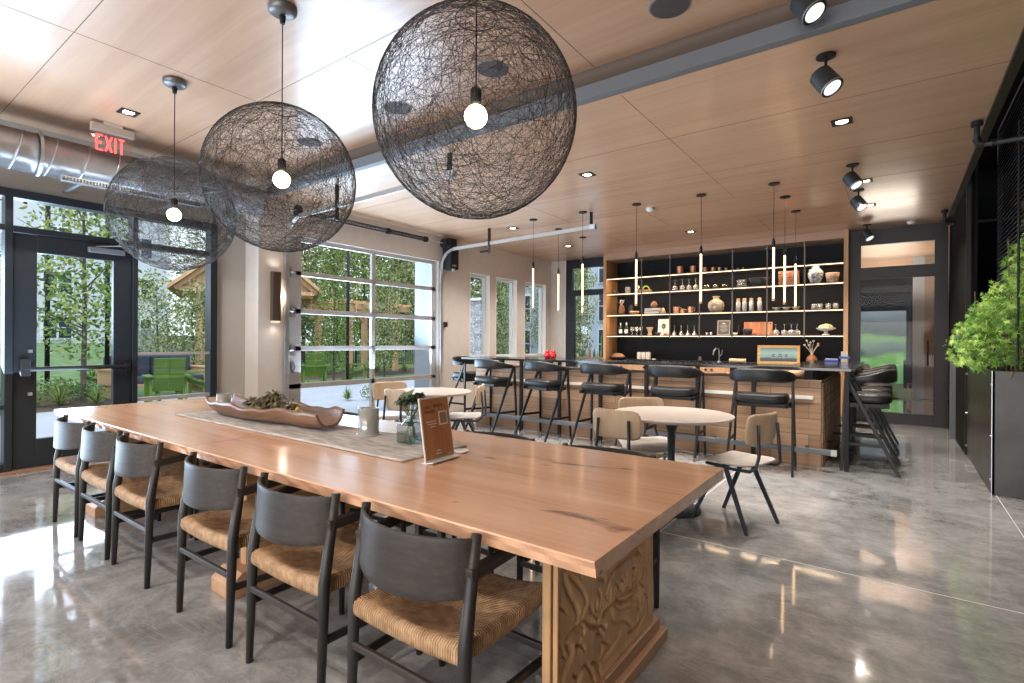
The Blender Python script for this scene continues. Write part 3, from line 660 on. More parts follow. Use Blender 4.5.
# raised band with carved letters, climbing to the right
lx = .435
for ch in ('M', 'I', 'D', 'D', 'L', 'E'):
    def q(a, b): 
        u = lx + a * .050; return (u, .375 + b * .10)
    st_ = {'M': [(0, 0, 0, 1), (0, 1, .5, .4), (.5, .4, 1, 1), (1, 1, 1, 0)], 'I': [(.5, 0, .5, .8)], 'D': [(0, 0, 0, 1), (0, 1, .8, .6), (.8, .6, .8, .3), (.8, .3, 0, 0)], 'L': [(0, 0, 0, 1), (0, 0, .7, 0)], 'E': [(0, 0, 0, 1), (0, 0, .7, 0), (0, .5, .6, .5), (0, 1, .7, 1)]}[ch]
    for a, b, c, d in st_: groove([q(a, b), q(c, d)], .0075, .9)
    lx += .066 if ch != 'I' else .05
import numpy as np
nu, nv = 190, 150
U, V = np.meshgrid(np.linspace(0, 1, nu + 1), np.linspace(0, 1, nv + 1))
Hh = np.zeros_like(U); AS = .78 / .60
for pts, r, d in GR:
    D = np.full_like(U, 9.0)
    for (a, b), (c, e) in zip(pts[:-1], pts[1:]):
        ax, ay, bx, by = a * AS, b, c * AS, e; X = U * AS
        l2 = (bx - ax) ** 2 + (by - ay) ** 2 + 1e-9
        t = np.clip(((X - ax) * (bx - ax) + (V - ay) * (by - ay)) / l2, 0, 1)
        D = np.minimum(D, np.hypot(X - ax - t * (bx - ax), V - ay - t * (by - ay)))
    Hh = np.minimum(Hh, -d * np.exp(-(D / r) ** 2))
Hh += .45 * np.sin(U * 9 + 3 * V) * np.cos(V * 7 - 2 * U) * .5
edge = np.minimum(np.minimum(U, 1 - U) * AS, np.minimum(V, 1 - V)); k_ = np.clip(edge / .03, 0, 1)
Hh = Hh * k_ + .35 * (1 - k_)
vs = [(XE - .002 + .016 * float(Hh[j, i]), -.385 + .77 * float(U[j, i]), .105 + .60 * float(V[j, i])) for j in range(nv + 1) for i in range(nu + 1)]
fs = [(j * (nu + 1) + i, j * (nu + 1) + i + 1, (j + 1) * (nu + 1) + i + 1, (j + 1) * (nu + 1) + i) for j in range(nv) for i in range(nu)]
m = MB(); m.add(vs, fs)
o = m.build('carved_panel', M['carve'], tb, smooth=True)
MB().box(XE - .013, XE + .003, -.395, -.385, .10, .706).box(XE - .013, XE + .003, .385, .395, .10, .706).box(XE - .013, XE + .003, -.385, .385, .10, .106).build('panel_border', M['carve'], tb)

# ================================================================ dining chairs
M['cord'] = None
def cord_mat():
    m, nt, b = _new('woven_paper_cord'); L = nt.links
    t = N(nt, 'ShaderNodeTexCoord'); s = N(nt, 'ShaderNodeSeparateXYZ'); L.new(t.outputs['Object'], s.inputs[0])
    ax = N(nt, 'ShaderNodeMath', operation='ABSOLUTE'); L.new(s.outputs['X'], ax.inputs[0])
    yy = N(nt, 'ShaderNodeMath', operation='ADD'); yy.inputs[1].default_value = 0.0; L.new(s.outputs['Y'], yy.inputs[0])
    ay = N(nt, 'ShaderNodeMath', operation='ABSOLUTE'); L.new(yy.outputs[0], ay.inputs[0])
    # envelope weave: cords run with x in the side quarters and with y front and back
    gt = N(nt, 'ShaderNodeMath', operation='GREATER_THAN'); L.new(ax.outputs[0], gt.inputs[0]); L.new(ay.outputs[0], gt.inputs[1])
    mx = N(nt, 'ShaderNodeMix', data_type='FLOAT'); L.new(gt.outputs[0], mx.inputs[0]); L.new(s.outputs['X'], mx.inputs[2]); L.new(s.outputs['Y'], mx.inputs[3])
    sc = N(nt, 'ShaderNodeMath', operation='MULTIPLY'); sc.inputs[1].default_value = 640.0; L.new(mx.outputs[0], sc.inputs[0])
    sn = N(nt, 'ShaderNodeMath', operation='SINE'); L.new(sc.outputs[0], sn.inputs[0])
    n = N(nt, 'ShaderNodeTexNoise', i_Scale=30.0, i_Detail=4.0); L.new(t.outputs['Object'], n.inputs['Vector'])
    L.new(ramp(nt, n.outputs['Fac'], [(.3, (.30, .17, .08)), (.5, (.44, .27, .14)), (.7, (.58, .38, .21))]), b.inputs['Base Color'])
    b.inputs['Roughness'].default_value = .7
    bump(nt, sn.outputs[0], b, .8, .003)
    mm = N(nt, 'ShaderNodeMix', data_type='RGBA', blend_type='MULTIPLY'); mm.inputs[0].default_value = .45
    L.new(b.inputs['Base Color'].links[0].from_socket, mm.inputs[6]); L.new(ramp(nt, sn.outputs[0], [(0, (.55, .5, .45)), (.6, (1.1, 1.1, 1.1))]), mm.inputs[7]); L.new(mm.outputs[2], b.inputs['Base Color']); return m
M['cord'] = cord_mat()
def dining_chair():
    t = thing('dining_chair', 'x', 'chair', (0, 0, 0))
    leg = M['ebonyz']
    def post(x):
        MB().tube([(x, -.225, 0), (x * 1.0, -.212, .45), (x, -.165, .752)], [.0135, .021, .0155], 14).build('back_leg', leg, t, smooth=True)
    for s in (-1, 1): post(s * .243)
    for s in (-1, 1):
        MB().tube([(s * .262, .225, 0), (s * .262, .222, .42), (s * .262, .215, .665)], [.0125, .019, .015], 14).build('front_leg', leg, t, smooth=True)
    # back rest: bent sheet between the posts
    m = MB()
    nu_, nv_ = 24, 8; th = .012
    def surf(u, v, off):
        a = 2 * u - 1
        y = -.172 - .092 * (1 - a * a) ** .8 if abs(a) < 1 else -.172
        drop = .165 + .018 * (1 - a * a)
        zt = .742; z = zt - drop * (1 - v) 
        lean = .05 * (z - .6)
        nx, ny = a * .5, -1
        return (a * (.238 + .0) + off * nx, y + lean * .6 + off * ny - .0 + .03 * (.74 - z) * -.6, z)
    for off in (0, th): m.grid(lambda u, v, off=off: surf(u, v, off), nu_, nv_)
    W_ = nu_ + 1; K = W_ * (nv_ + 1)
    fs = []
    for i in range(nu_):
        fs.append((i, i + 1, K + i + 1, K + i)); j = nv_ * W_; fs.append((j + i, j + i + 1, K + j + i + 1, K + j + i))
    for j in range(nv_):
        fs.append((j * W_, (j + 1) * W_, K + (j + 1) * W_, K + j * W_)); fs.append((j * W_ + nu_, (j + 1) * W_ + nu_, K + (j + 1) * W_ + nu_, K + j * W_ + nu_))
    m.f += fs; m.m += [0] * len(fs)
    m.build('backrest', M['ebony'], t, smooth=True, bevel=.002)
    # arms
    for s in (-1, 1):
        MB().beam((s * .243, -.20, .645), (s * .262, .235, .675), .030, .040, w1=.034, h1=.022).build('armrest', M['ebony'], t, bevel=.006)
    # woven seat
    def seat(u, v):
        a = 2 * u - 1; b = 2 * v - 1
        x = a * (.236 + .012 * v); y = b * .225
        z = .448 + .010 * (a * a) - .016 * (1 - a * a) * (1 - b * b) + .022 * max(0, b) * a * a
        e = max(abs(a), abs(b)); 
        if e > .93: z -= .012 * (e - .93) / .07
        return (x, y, z)
    m = MB(); n = 28
    m.grid(seat, n, n)
    W_ = n + 1
    bd = [i for i in range(W_)] + [W_ * (j + 1) + n for j in range(n)] + [W_ * n + n - 1 - i for i in range(n)] + [W_ * (n - 1 - j) for j in range(n - 1)]
    base = len(m.v); 
    prof = [(1.0 + .012, -.014), (1.014, -.030), (1.004, -.044), (.94, -.050)]
    for sc, dz in prof:
        for i in bd:
            p = m.v[i]; m.v.append((p[0] * sc, p[1] * sc, p[2] + dz))
    nb = len(bd); prev = bd
    for k in range(len(prof)):
        cur = [base + k * nb + i for i in range(nb)]
        for i in range(nb): m.f.append((prev[i], prev[(i + 1) % nb], cur[(i + 1) % nb], cur[i])); m.m.append(0)
        prev = cur
    m.f.append(tuple(prev)); m.m.append(0)
    m.build('seat', M['cord'], t, smooth=True)
    # stretchers
    MB().beam((-.243, -.222, .30), (.243, -.222, .30), .018, .026).build('stretcher', M['ebony'], t, bevel=.005)
    MB().beam((-.262, .225, .24), (.262, .225, .24), .018, .026).build('stretcher', M['ebony'], t, bevel=.005)
    for s in (-1, 1): MB().beam((s * .243, -.222, .245), (s * .262, .222, .245), .018, .028).build('stretcher', M['ebonyz'], t, bevel=.005)
    return t
ch0 = dining_chair()
CX = [-4.565, -3.985, -3.39, -2.525, -1.885, -1.235]
nm = ['near-side dark chair with woven seat at the door end, first of six', 'second near-side dark woven-seat chair counted from the door end', 'third near-side dark woven-seat chair counted from the door end, before the gap',
      'fourth near-side dark woven-seat chair from the door end, behind which a table foot shows', 'fifth near-side dark woven-seat chair, one before the carved table end', 'nearest dark chair with woven cord seat, beside the carved table end']
fm = ['far-side dark woven chair opposite the first chair by the door end', 'far-side dark woven chair opposite the second chair from the door', 'far-side dark woven chair opposite the third chair from the door',
      'far-side dark woven chair opposite the fourth chair from the door', 'far-side dark woven chair opposite the fifth chair from the door', 'far-side dark woven chair hidden behind the carved table end']
for i, x in enumerate(CX):
    if i == 0: ch0.location = (x, 1.305, 0); ch0['label'] = nm[0]; ch0['group'] = 'dining chairs along the long table'; c = ch0
    else: c = dup(ch0, (x + (0, 0, 0, .015, .03, .035)[i], 1.305, 0), 0, nm[i], 'dining chairs along the long table')
for i, x in enumerate(CX):
    dup(ch0, (x + (.05 if i == 5 else 0), 2.27, 0), pi, fm[i], 'dining chairs along the long table')

# ================================================================ bar
br = thing('bar_counter', 'oak plank clad bar base with wooden worktop below the black bar top', 'bar', (0, 0, 0))
MB().box(-5.35, -.63, 6.33, 6.95, 0, .895).build('front_body', M['wallplank'], br, bevel=.002)
MB().box(-1.15, -.632, 6.95, 8.55, 0, .895).build('side_body', M['vplank'], br)
vb = MB()
for i in range(13):
    y = 6.37 + i * .17
    vb.box(-.632, -.612, y, y + .105, 0, .88)
vb.build('vertical_boards', M['vplank'], br, bevel=.002)
MB().box(-5.36, -.62, 6.32, 7.0, .895, .912).box(-1.2, -.62, 7.0, 8.56, .895, .912).build('worktop', M['oakx'], br, bevel=.003)
MB().box(-5.2, -.70, 6.30, 6.328, .705, .742).build('steel_strip', mat('strip_steel', (.72, .72, .70), .4, .1), br, bevel=.002)
pt = thing('raised_counter', 'thin black stone counter raised on slim black posts above the plank bar', 'bar counter', (0, 0, 0))
MB().prism([(-5.56, 6.22), (-.36, 6.22), (-.36, 8.80), (-1.0, 8.80), (-1.0, 6.90), (-5.56, 6.90)], 1.013, 1.045).build('top_slab', M['stone'], pt, bevel=.003)
for x in (-4.42, -3.77, -3.14, -2.51, -1.88, -1.27):
    MB().box(x - .02, x + .02, 6.24, 6.28, .0, 1.013).build('leg', M['blackm'], pt)
MB().box(-.42, -.38, 6.26, 6.30, 0, 1.013).build('leg', M['blackm'], pt)
for y in (6.45, 6.85, 7.25, 7.65, 8.05, 8.45):
    MB().box(-.80, -.72, y, y + .06, .912, 1.013).build('bracket', M['blackm'], pt)
for x in (-5.0, -4.1, -3.45, -2.2, -1.55): MB().box(x - .03, x + .03, 6.50, 6.58, .912, 1.013).build('bracket', M['blackm'], pt)
fr_ = thing('foot_rail', 'dark steel foot rail running along the front of the plank clad bar', 'foot rail', (0, 6.12, .20))
MB().box(-5.3, -.52, -.03, .03, -.025, .025).build('rail', M['beam'], fr_, bevel=.003)
MB().box(-.52, -.47, -.032, .032, -.027, .027).build('end_cap', M['alu'], fr_)
for x in (-5.0, -3.9, -2.8, -1.7, -.75): MB().box(x - .015, x + .015, .03, .21, -.012, .012).build('bracket', M['blackm'], fr_)
fs_ = thing('foot_rail', 'short dark foot rail along the stool end of the bar', 'foot rail', (-.45, 7.5, .20))
MB().box(-.03, .03, -.95, .95, -.025, .025).build('rail', M['beam'], fs_, bevel=.003)
for y in (-.7, 0, .7): MB().box(-.18, -.03, y - .015, y + .015, -.012, .012).build('bracket', M['blackm'], fs_)
# shakers
for i, (x, y, l) in enumerate(((-4.215, 6.64, 'left red pepper shaker standing on the black bar top'), (-4.125, 6.66, 'right red salt shaker standing on the black bar top'))):
    t = thing('shaker', l, 'shaker', (x, y, 1.046), 0, 'red shakers on the bar')
    MB().lathe([(.036, 0), (.05, .03), (.048, .065), (.034, .085)], n=16).build('shaker_body', M['red'], t, smooth=True)
    MB().lathe([(.034, .086), (.035, .11), (.015, .125), (.001, .127)], n=16).build('shaker_cap', M['red'], t, smooth=True)

# ================================================================ bar stools
def stool():
    t = thing('bar_stool', 'x', 'bar stool', (0, 0, 0))
    for s in (-1, 1):
        MB().beam((s * .30, .235, 0), (s * .272, .20, .94), .022, .030, w1=.025, h1=.036, up=(0, 1, 0)).build('leg', M['stool'], t, bevel=.005)
        MB().beam((s * .305, -.245, 0), (s * .275, .185, .92), .022, .030, w1=.025, h1=.040, up=(0, 1, 0)).build('leg', M['stool'], t, bevel=.005)
        MB().beam((s * .300, -.13, .28), (s * .298, .225, .28), .018, .030).build('stretcher', M['stool'], t, bevel=.003)
    MB().beam((-.295, .225, .20), (.295, .225, .20), .020, .034).build('footrest', M['stool'], t, bevel=.003)
    MB().beam((-.27, .10, .655), (.27, .10, .655), .03, .05).beam((-.26, -.10, .665), (.26, -.10, .665), .03, .04).build('seat_frame', M['stool'], t, bevel=.004)
    for s in (-1, 1): MB().beam((s * .262, .17, .67), (s * .225, -.16, .67), .03, .04).build('seat_rail', M['stool'], t, bevel=.003)
    # cushion
    def cush(u, v):
        th = 2 * pi * u; r = sin(pi * min(1, max(0, v)) ) 
        return None
    m = MB(); pr = [(.02, .69), (.90, .69), (.985, .705), (1.0, .73), (.985, .755), (.93, .772), (.6, .776), (.02, .765)]
    n = 40; vs = []
    for q, z in pr:
        for k in range(n):
            a = 2 * pi * k / n; ca, sa = cos(a), sin(a)
            ex = .55
            x = .255 * math.copysign(abs(ca) ** ex, ca) * q; y = .015 + .20 * math.copysign(abs(sa) ** ex, sa) * q
            vs.append((x, y, z + (.018 * (y > 0) * (y / .2) * -.4) + .012 * (x / .25) ** 2 * (z > .75)))
    m.add(vs, [(i * n + k, i * n + (k + 1) % n, (i + 1) * n + (k + 1) % n, (i + 1) * n + k) for i in range(len(pr) - 1) for k in range(n)] + [tuple(range(n - 1, -1, -1)), tuple((len(pr) - 1) * n + k for k in range(n))])
    m.build('cushion', M['black_leather'], t, smooth=True)
    # curved back pad with arms that sweep forward to the leg tops
    P = []
    for i in range(33):
        a = -1 + 2 * i / 32
        ang = a * radians(104)
        x = .295 * sin(ang) / sin(radians(90)) if abs(a) < .87 else math.copysign(.295 - (abs(a) - .87) * .05, a)
        y = .03 - .235 * cos(ang)
        if abs(a) > .87: y = .03 - .235 * cos(radians(104) * .87) + (abs(a) - .87) * .95
        h = .135 - .085 * max(0, abs(a) - .42) / .58; th = .040 - .012 * max(0, abs(a) - .5) / .5
        zc = .972 - .040 * a * a
        P.append((x, y, zc, h / 2, th / 2))
    vs = []; nn = 12
    for i, (x, y, zc, h, th) in enumerate(P):
        p0 = P[max(0, i - 1)]; p1 = P[min(len(P) - 1, i + 1)]
        tx, ty = p1[0] - p0[0], p1[1] - p0[1]; l = math.hypot(tx, ty); nx, ny = ty / l, -tx / l
        for k in range(nn):
            b = 2 * pi * k / nn; cb, sb = cos(b), sin(b)
            o = th * math.copysign(abs(cb) ** .7, cb); z = h * math.copysign(abs(sb) ** .6, sb)
            vs.append((x + nx * o, y + ny * o, zc + z))
    L_ = len(P)
    m = MB(); m.add(vs, [(i * nn + k, i * nn + (k + 1) % nn, (i + 1) * nn + (k + 1) % nn, (i + 1) * nn + k) for i in range(L_ - 1) for k in range(nn)] + [tuple(range(nn)), tuple((L_ - 1) * nn + k for k in range(nn))])
    m.build('backrest', M['black_leather'], t, smooth=True)
    return t
st0 = stool()
SP = [(-4.80, 6.04, radians(-12), 'first black bar stool at the window end of the bar front'),
      (-3.89, 6.02, radians(-14), 'second black bar stool along the bar front from the windows'),
      (-2.97, 5.97, radians(-4), 'third and middle black bar stool along the bar front'),
      (-2.08, 6.02, radians(2), 'fourth black bar stool along the front, behind the round table'),
      (-1.125, 5.92, radians(4), 'fifth black bar stool along the front, nearest the plank corner'),
      (-.21, 6.62, radians(90), 'nearest black bar stool at the right end of the bar'),
      (-.215, 7.38, radians(90), 'middle black bar stool of three at the right end of the bar'),
      (-.22, 8.12, radians(90), 'farthest black bar stool of three at the right end of the bar'),
      (-5.80, 6.66, radians(-94), 'black bar stool at the left end of the bar by the beige wall')]
for i, (x, y, rz, l) in enumerate(SP):
    if i == 0: st0.location = (x, y, 0); st0.rotation_euler = (0, 0, rz); st0['label'] = l; st0['group'] = 'black bar stools'
    else: dup(st0, (x, y, 0), rz, l, 'black bar stools')

# ================================================================ cafe chairs and round tables
M['grey_steel'] = mat('grey_steel_frame', (.035, .04, .048), .4, .4)
def cafe_chair():
    t = thing('cafe_chair', 'x', 'chair')
    G_ = M['grey_steel']
    for s in (-1, 1):
        for e in (-1, 1):
            MB().beam((s * .205, e * .215, 0), (s * .165, e * .03, .425), .014, .026, w1=.018, h1=.034, up=(0, 1, 0) ).build('leg', G_, t, bevel=.003)
        MB().tube([(s * .165, .12, .425), (s * .170, -.10, .418), (s * .175, -.215, .425), (s * .160, -.252, .455), (s * .135, -.258, .53), (s * .125, -.247, .74)], .0115, 8).build('back_support', G_, t, smooth=True)
        MB().box(s * .17 - .016, s * .17 + .016, -.03, .03, .415, .438).build('bracket', G_, t)
    MB().beam((-.165, 0, .42), (.165, 0, .42), .02, .014).build('cross_bar', G_, t)
    m = MB()
    def seat(u, v):
        a = 2 * u - 1; b = 2 * v - 1
        w = .215 - .03 * (v < .12) * (1 - v / .12) + .01 * v
        x = a * w * (1 - .10 * max(0, -b - .8) / .2) * (1 - .14 * max(0, b - .8) / .2); y = b * .215
        z = .452 + .010 * a * a - .020 * max(0, b - .55) ** 2 * 8 - .006 + .008 * max(0, -b) 
        return (x, y, z)
    m.grid(seat, 20, 20); m.build('seat', M['seatw'], t, smooth=True, solid=.012)
    m = MB()
    def back(u, v):
        a = 2 * u - 1; b = 2 * v - 1
        c = 1 - .10 * (abs(b) > .7) * (abs(b) - .7) / .3
        return (a * .198 * c, -.228 + .040 * a * a - .022 * v + .0, .705 + b * .105 * (1 - .12 * (abs(a) > .8) * (abs(a) - .8) / .2) )
    m.grid(back, 20, 10); m.build('backrest', M['birch'], t, smooth=True, solid=.012)
    return t
cc = cafe_chair()
CC = [(-.945, 4.04, radians(72), 'pale wooden cafe chair standing clear on the right of the round table'),
      (-1.62, 3.73, radians(-6), 'pale wooden cafe chair on the near left side of the right round table'),
      (-1.70, 4.24, radians(214), 'pale wooden cafe chair on the bar side of the right round table'),
      (-4.03, 3.76, radians(-4), 'pale wooden cafe chair in front of the left round table, behind the vase'),
      (-4.66, 4.05, radians(240), 'cafe chair beyond the left round table, towards the overhead door'),
      (-3.96, 4.44, radians(122), 'cafe chair seen side-on right of the left round table, behind the sign')]
for i, (x, y, rz, l) in enumerate(CC):
    if i == 0: cc.location = (x, y, 0); cc.rotation_euler = (0, 0, rz); cc['label'] = l; cc['group'] = 'cafe chairs round the small tables'
    else: dup(cc, (x, y, 0), rz, l, 'cafe chairs round the small tables')
rt = thing('round_table', 'x', 'table')
MB().lathe([(.435, .718), (.455, .732), (.457, .742), (.452, .745)], n=64).build('table_top', M['tabw'], rt, bevel=0)
MB().lathe([(.30, .700), (.435, .7175)], n=48).build('top_rim', M['grey_steel'], rt)
MB().lathe([(.225, 0), (.225, .012), (.06, .03), (.030, .08), (.027, .4), (.032, .60), (.060, .68), (.085, .70)], n=32).build('pedestal', M['grey_steel'], rt, smooth=True)
rt.location = (-1.41, 4.03, 0); rt['label'] = 'round pale-topped cafe table on grey pedestal, right one nearer the bar end'; rt['group'] = 'round cafe tables'
dup(rt, (-4.15, 4.13, 0), 0, 'round pale-topped cafe table on grey pedestal, left one near the overhead door', 'round cafe tables')

# ================================================================ globe pendants
def globe():
    t = thing('globe_pendant', 'x', 'pendant lamp')
    rnd = random.Random(3); m = MB(); R = .45
    for k in range(350):
        # a small circle of the sphere cut by a random plane
        n = Vector((rnd.gauss(0, 1), rnd.gauss(0, 1), rnd.gauss(0, 1))).normalized()
        h = rnd.uniform(-.62, .62) * R; r = sqrt(R * R - h * h)
        a = n.orthogonal().normalized(); b = n.cross(a); ph = rnd.uniform(0, 6.28); span = rnd.uniform(3.5, 6.28)
        q = int(span / 6.28 * 46) + 4; pts = []
        for i in range(q + 1):
            th = ph + span * i / q
            p = n * h + (a * cos(th) + b * sin(th)) * r
            w = 1 + .004 * sin(3 * th + k)
            pts.append(p * w)
        m.tube(pts, rnd.uniform(.0005, .0009), 3, cap=False)
    for z_, r_ in ((.995, 1),):
        zz = .44; rr = sqrt(R * R - zz * zz)
        m.tube([(rr * cos(a), rr * sin(a), zz) for a in [2 * pi * i / 24 for i in range(24)]], .003, 5, closed=True)
    for (ax_, rr) in ((Vector((-.55, -.62, .56)), .07), (Vector((.3, .5, .8)), .06)):
        n = ax_.normalized(); a = n.orthogonal().normalized(); b = n.cross(a); h = sqrt(R * R - rr * rr)
        m.tube([n * h + (a * cos(q) + b * sin(q)) * rr for q in [2 * pi * i / 24 for i in range(24)]], .002, 4, closed=True)
    m.build('thread_shade', M['thread'], t)
    MB().tube([(0, 0, .10), (0, 0, 1.06)], .0035, 6).build('cord', M['blackm'], t)
    MB().lathe([(.012, .055), (.024, .06), (.026, .12), (.012, .135)], n=16).build('lamp_holder', M['blackm'], t, smooth=True)
    MB().sphere((0, 0, 0), .052, 20, 12).build('bulb', M['bulb'], t, smooth=True)
    MB().lathe([(.0, 1.035), (.06, 1.038), (.082, 1.052), (.088, 1.075), (.084, 1.09)], n=28).build('ceiling_canopy', mat('canopy_grey_metal', (.16, .165, .17), .4, .6), t, smooth=True)
    MB().lathe([(.015, .985), (.02, 1.02), (.02, 1.03)], n=12).build('cord_grip', M['blackm'], t)
    return t
gp = globe()
GPp = [(-1.53, 'largest looking and nearest black thread globe pendant over the table'), (-3.13, 'middle black thread globe pendant over the long table'), (-4.73, 'farthest black thread globe pendant, before the storefront windows')]
for i, (x, l) in enumerate(GPp):
    if i == 0: gp.location = (x, 1.8, 2.31); gp['label'] = l; gp['group'] = 'globe pendants over the dining table'
    else: dup(gp, (x, 1.8, 2.31), i * 1.3, l, 'globe pendants over the dining table')
    d = bpy.data.lights.new('globe_bulb', 'POINT'); d.energy = 9; d.color = (1, .8, .58); d.shadow_soft_size = .05
    o = bpy.data.objects.new('globe_bulb', d); COL.objects.link(o); o.location = (x, 1.8, 2.31)
# ================================================================ tube pendants over the bar
tp = thing('tube_pendant', 'x', 'pendant lamp')
MB().lathe([(.058, .740), (.062, .743), (.062, .755)], n=24).build('ceiling_canopy', M['blackm'], tp)
MB().tube([(0, 0, .11), (0, 0, .75)], .0025, 6).build('cord', M['blackm'], tp)
MB().lathe([(.019, .0), (.019, .07), (.012, .10), (.004, .115)], n=14).build('socket', M['blackm'], tp, smooth=True)
MB().lathe([(.011, -.60), (.0115, -.598), (.0115, 0), (.011, .0)], n=14).build('glowing_tube', M['tube'], tp, smooth=True)
MB().lathe([(.017, -.63), (.017, -.60)], n=14).build('end_cap', M['copper'], tp)
TPp = [(-1.17, 6.80, 'nearest of the three grouped glowing tube pendants, leftmost of that trio'), (-1.16, 7.5, 'middle of the three grouped glowing tube pendants'), (-1.16, 8.4, 'rightmost and farthest of the three grouped glowing tube pendants'),
       (-2.01, 6.80, 'single glowing tube pendant left of the trio, before the round vase'), (-2.86, 6.75, 'glowing tube pendant at the left end of the shelves'),
       (-3.67, 6.72, 'glowing tube pendant in front of the dark glass door'), (-4.52, 6.70, 'leftmost glowing tube pendant, in front of the third window'), (-4.55, 7.5, 'glowing tube pendant before the white wall by the window'),
       (-4.56, 8.35, 'far glowing tube pendant left of the shelf unit, near the dark glass door')]
for i, (x, y, l) in enumerate(TPp):
    if i == 0: tp.location = (x, y, 2.425); tp['label'] = l; tp['group'] = 'tube pendants above the bar'
    else: dup(tp, (x, y, 2.425), 0, l, 'tube pendants above the bar')
# ================================================================ ceiling fittings
def downlight():
    t = thing('downlight', 'x', 'downlight')
    m = MB()
    for b in ((-.075, .075, -.075, -.045), (-.075, .075, .045, .075), (-.075, -.045, -.045, .045), (.045, .075, -.045, .045)): m.box(*b, -.004, .02)
    m.build('trim_frame', M['blackm'], t)
    MB().lathe([(.045, -.002), (.045, .002)], n=20).build('lens', M['lens'], t)
    return t
dn = downlight()
DL = [(-5.74, 1.80, ZU, 'recessed square downlight beside the exit sign'), (-.38, 5.23, ZL, 'recessed square downlight between the track spots'), (-2.81, 5.24, ZL, 'recessed square downlight right of the largest globe'),
      (-5.14, 7.01, ZL, 'recessed square downlight above the door track, left one'), (-5.21, 8.95, ZL, 'recessed square downlight near the dark glass door'), (-2.82, 8.96, ZL, 'recessed square downlight in front of the shelf header'),
      (-.30, 7.3, ZL, 'recessed square downlight by the second ceiling spot'), (-.30, 8.6, ZL, 'recessed square downlight by the third ceiling spot')]
for i, (x, y, z, l) in enumerate(DL):
    if i == 0: dn.location = (x, y, z - .003); dn['label'] = l; dn['group'] = 'recessed downlights'
    else: dup(dn, (x, y, z - .003), 0, l, 'recessed downlights')
def cspot():
    t = thing('ceiling_spotlight', 'x', 'spotlight')
    MB().lathe([(.055, -.012), (.058, -.008), (.058, 0)], n=24).build('base_plate', M['blackm'], t)
    MB().tube([(0, 0, -.01), (0, 0, -.085)], .009, 8).build('stem', M['blackm'], t)
    d = Vector((.50, -.22, -.80)).normalized(); c = Vector((.0, 0, -.165))
    a = c - d * .075; b = c + d * .075
    MB().tube([a, a + d * .012, b - d * .001, b], [.060, .068, .070, .066], 28, cap=True).build('can', mat('spot_can_grey', (.035, .04, .046), .4, .3), t, smooth=False)
    MB().tube([b + d * .0005, b + d * .002], [.054, .054], 24).build('lens', emis('spot_lens', (1, .95, .88), 1.1), t)
    MB().tube([b - d * .005, b + d * .004], [.0705, .0705], 24, cap=False).build('rim', M['steel'], t)
    return t
cs = cspot()
CS = [(-.42, 3.42, ZU, 'ceiling spotlight cut by the top edge of the photo'), (-.38, 3.97, ZL, 'nearest full grey can spotlight under the wood ceiling'), (-.38, 6.56, ZL, 'second grey can spotlight, front one of the close pair'),
      (-.38, 7.68, ZL, 'third grey can spotlight, rear one of the close pair'), (-.38, 10.0, ZL, 'farthest grey can spotlight before the dark framed door')]
for i, (x, y, z, l) in enumerate(CS):
    if i == 0: cs.location = (x, y, z); cs['label'] = l; cs['group'] = 'grey can spotlights'
    else: dup(cs, (x, y, z), 0, l, 'grey can spotlights')
    spot('ceiling_spot_lamp', (x + .06, y, z - .28), (x + .8, y + .2, 0), 45, 60)
spk = thing('ceiling_speaker', 'x', 'ceiling speaker')
MB().lathe([(.125, -.006), (.128, 0)], n=32).build('speaker_rim', M['beam'], spk)
MB().lathe([(.0, -.010), (.115, -.008), (.12, -.005)], n=32).build('grille', mat('speaker_grille', (.06, .05, .048), .6), spk)
SK = [(-1.15, 3.21, 'round dark ceiling speaker nearest the steel channel at the top of the photo'), (-2.52, 3.16, 'round dark ceiling speaker seen through the right of the nearest globe'),
      (-3.64, 3.19, 'round dark ceiling speaker seen through the left of the nearest globe'), (-5.02, 3.20, 'round dark ceiling speaker seen through the middle globe')]
for i, (x, y, l) in enumerate(SK):
    if i == 0: spk.location = (x, y, ZU); spk['label'] = l; spk['group'] = 'round ceiling speakers'
    else: dup(spk, (x, y, ZU), 0, l, 'round ceiling speakers')
sd = thing('smoke_detector', 'small white smoke detector on the wood ceiling above the bar', 'smoke detector', (-2.79, 7.06, ZL))
MB().lathe([(.035, -.045), (.055, -.03), (.06, 0)], n=20).build('detector_body', M['white'], sd, smooth=True); MB().lathe([(.01, -.05), (.012, -.044)], n=8).build('button', M['steel'], sd)
sd2 = dup(sd, (.18, 10.1, ZL), 0, 'small dark ceiling detector before the dark framed door')
# ================================================================ back bar shelving
YF = 10.25; YK = 10.85; XL0, XR0 = -5.09, -.64
su = thing('shelf_unit', 'tall oak framed back bar shelf unit with black back and lit shelves', 'shelf unit', (0, 0, 0))
MB().box(XL0, XL0 + .065, YF, YK, 0, ZL).build('side_panel', M['oak'], su, bevel=.002)
MB().box(XR0 - .065, XR0, YF - .02, YK, 0, ZL).build('side_panel', M['oak'], su, bevel=.002)
MB().box(XL0 + .065, XR0 - .065, YF, YK, 3.05, ZL).build('header', M['oakx'], su)
MB().box(XL0 + .065, XR0 - .065, YK - .03, YK, .92, 3.05).build('back_panel', mat('black_back_panel', (.006, .007, .010), .6, 0, .25, bmp=.05, bscale=30), su)
SZ = (2.655, 2.325, 1.875, 1.435)
for z in SZ: MB().box(XL0 + .065, XR0 - .065, YF + .01, YK - .03, z - .018, z).build('shelf', mat('shelf_top', (.16, .12, .09), .35) if z == SZ[0] else bpy.data.materials['shelf_top'], su)
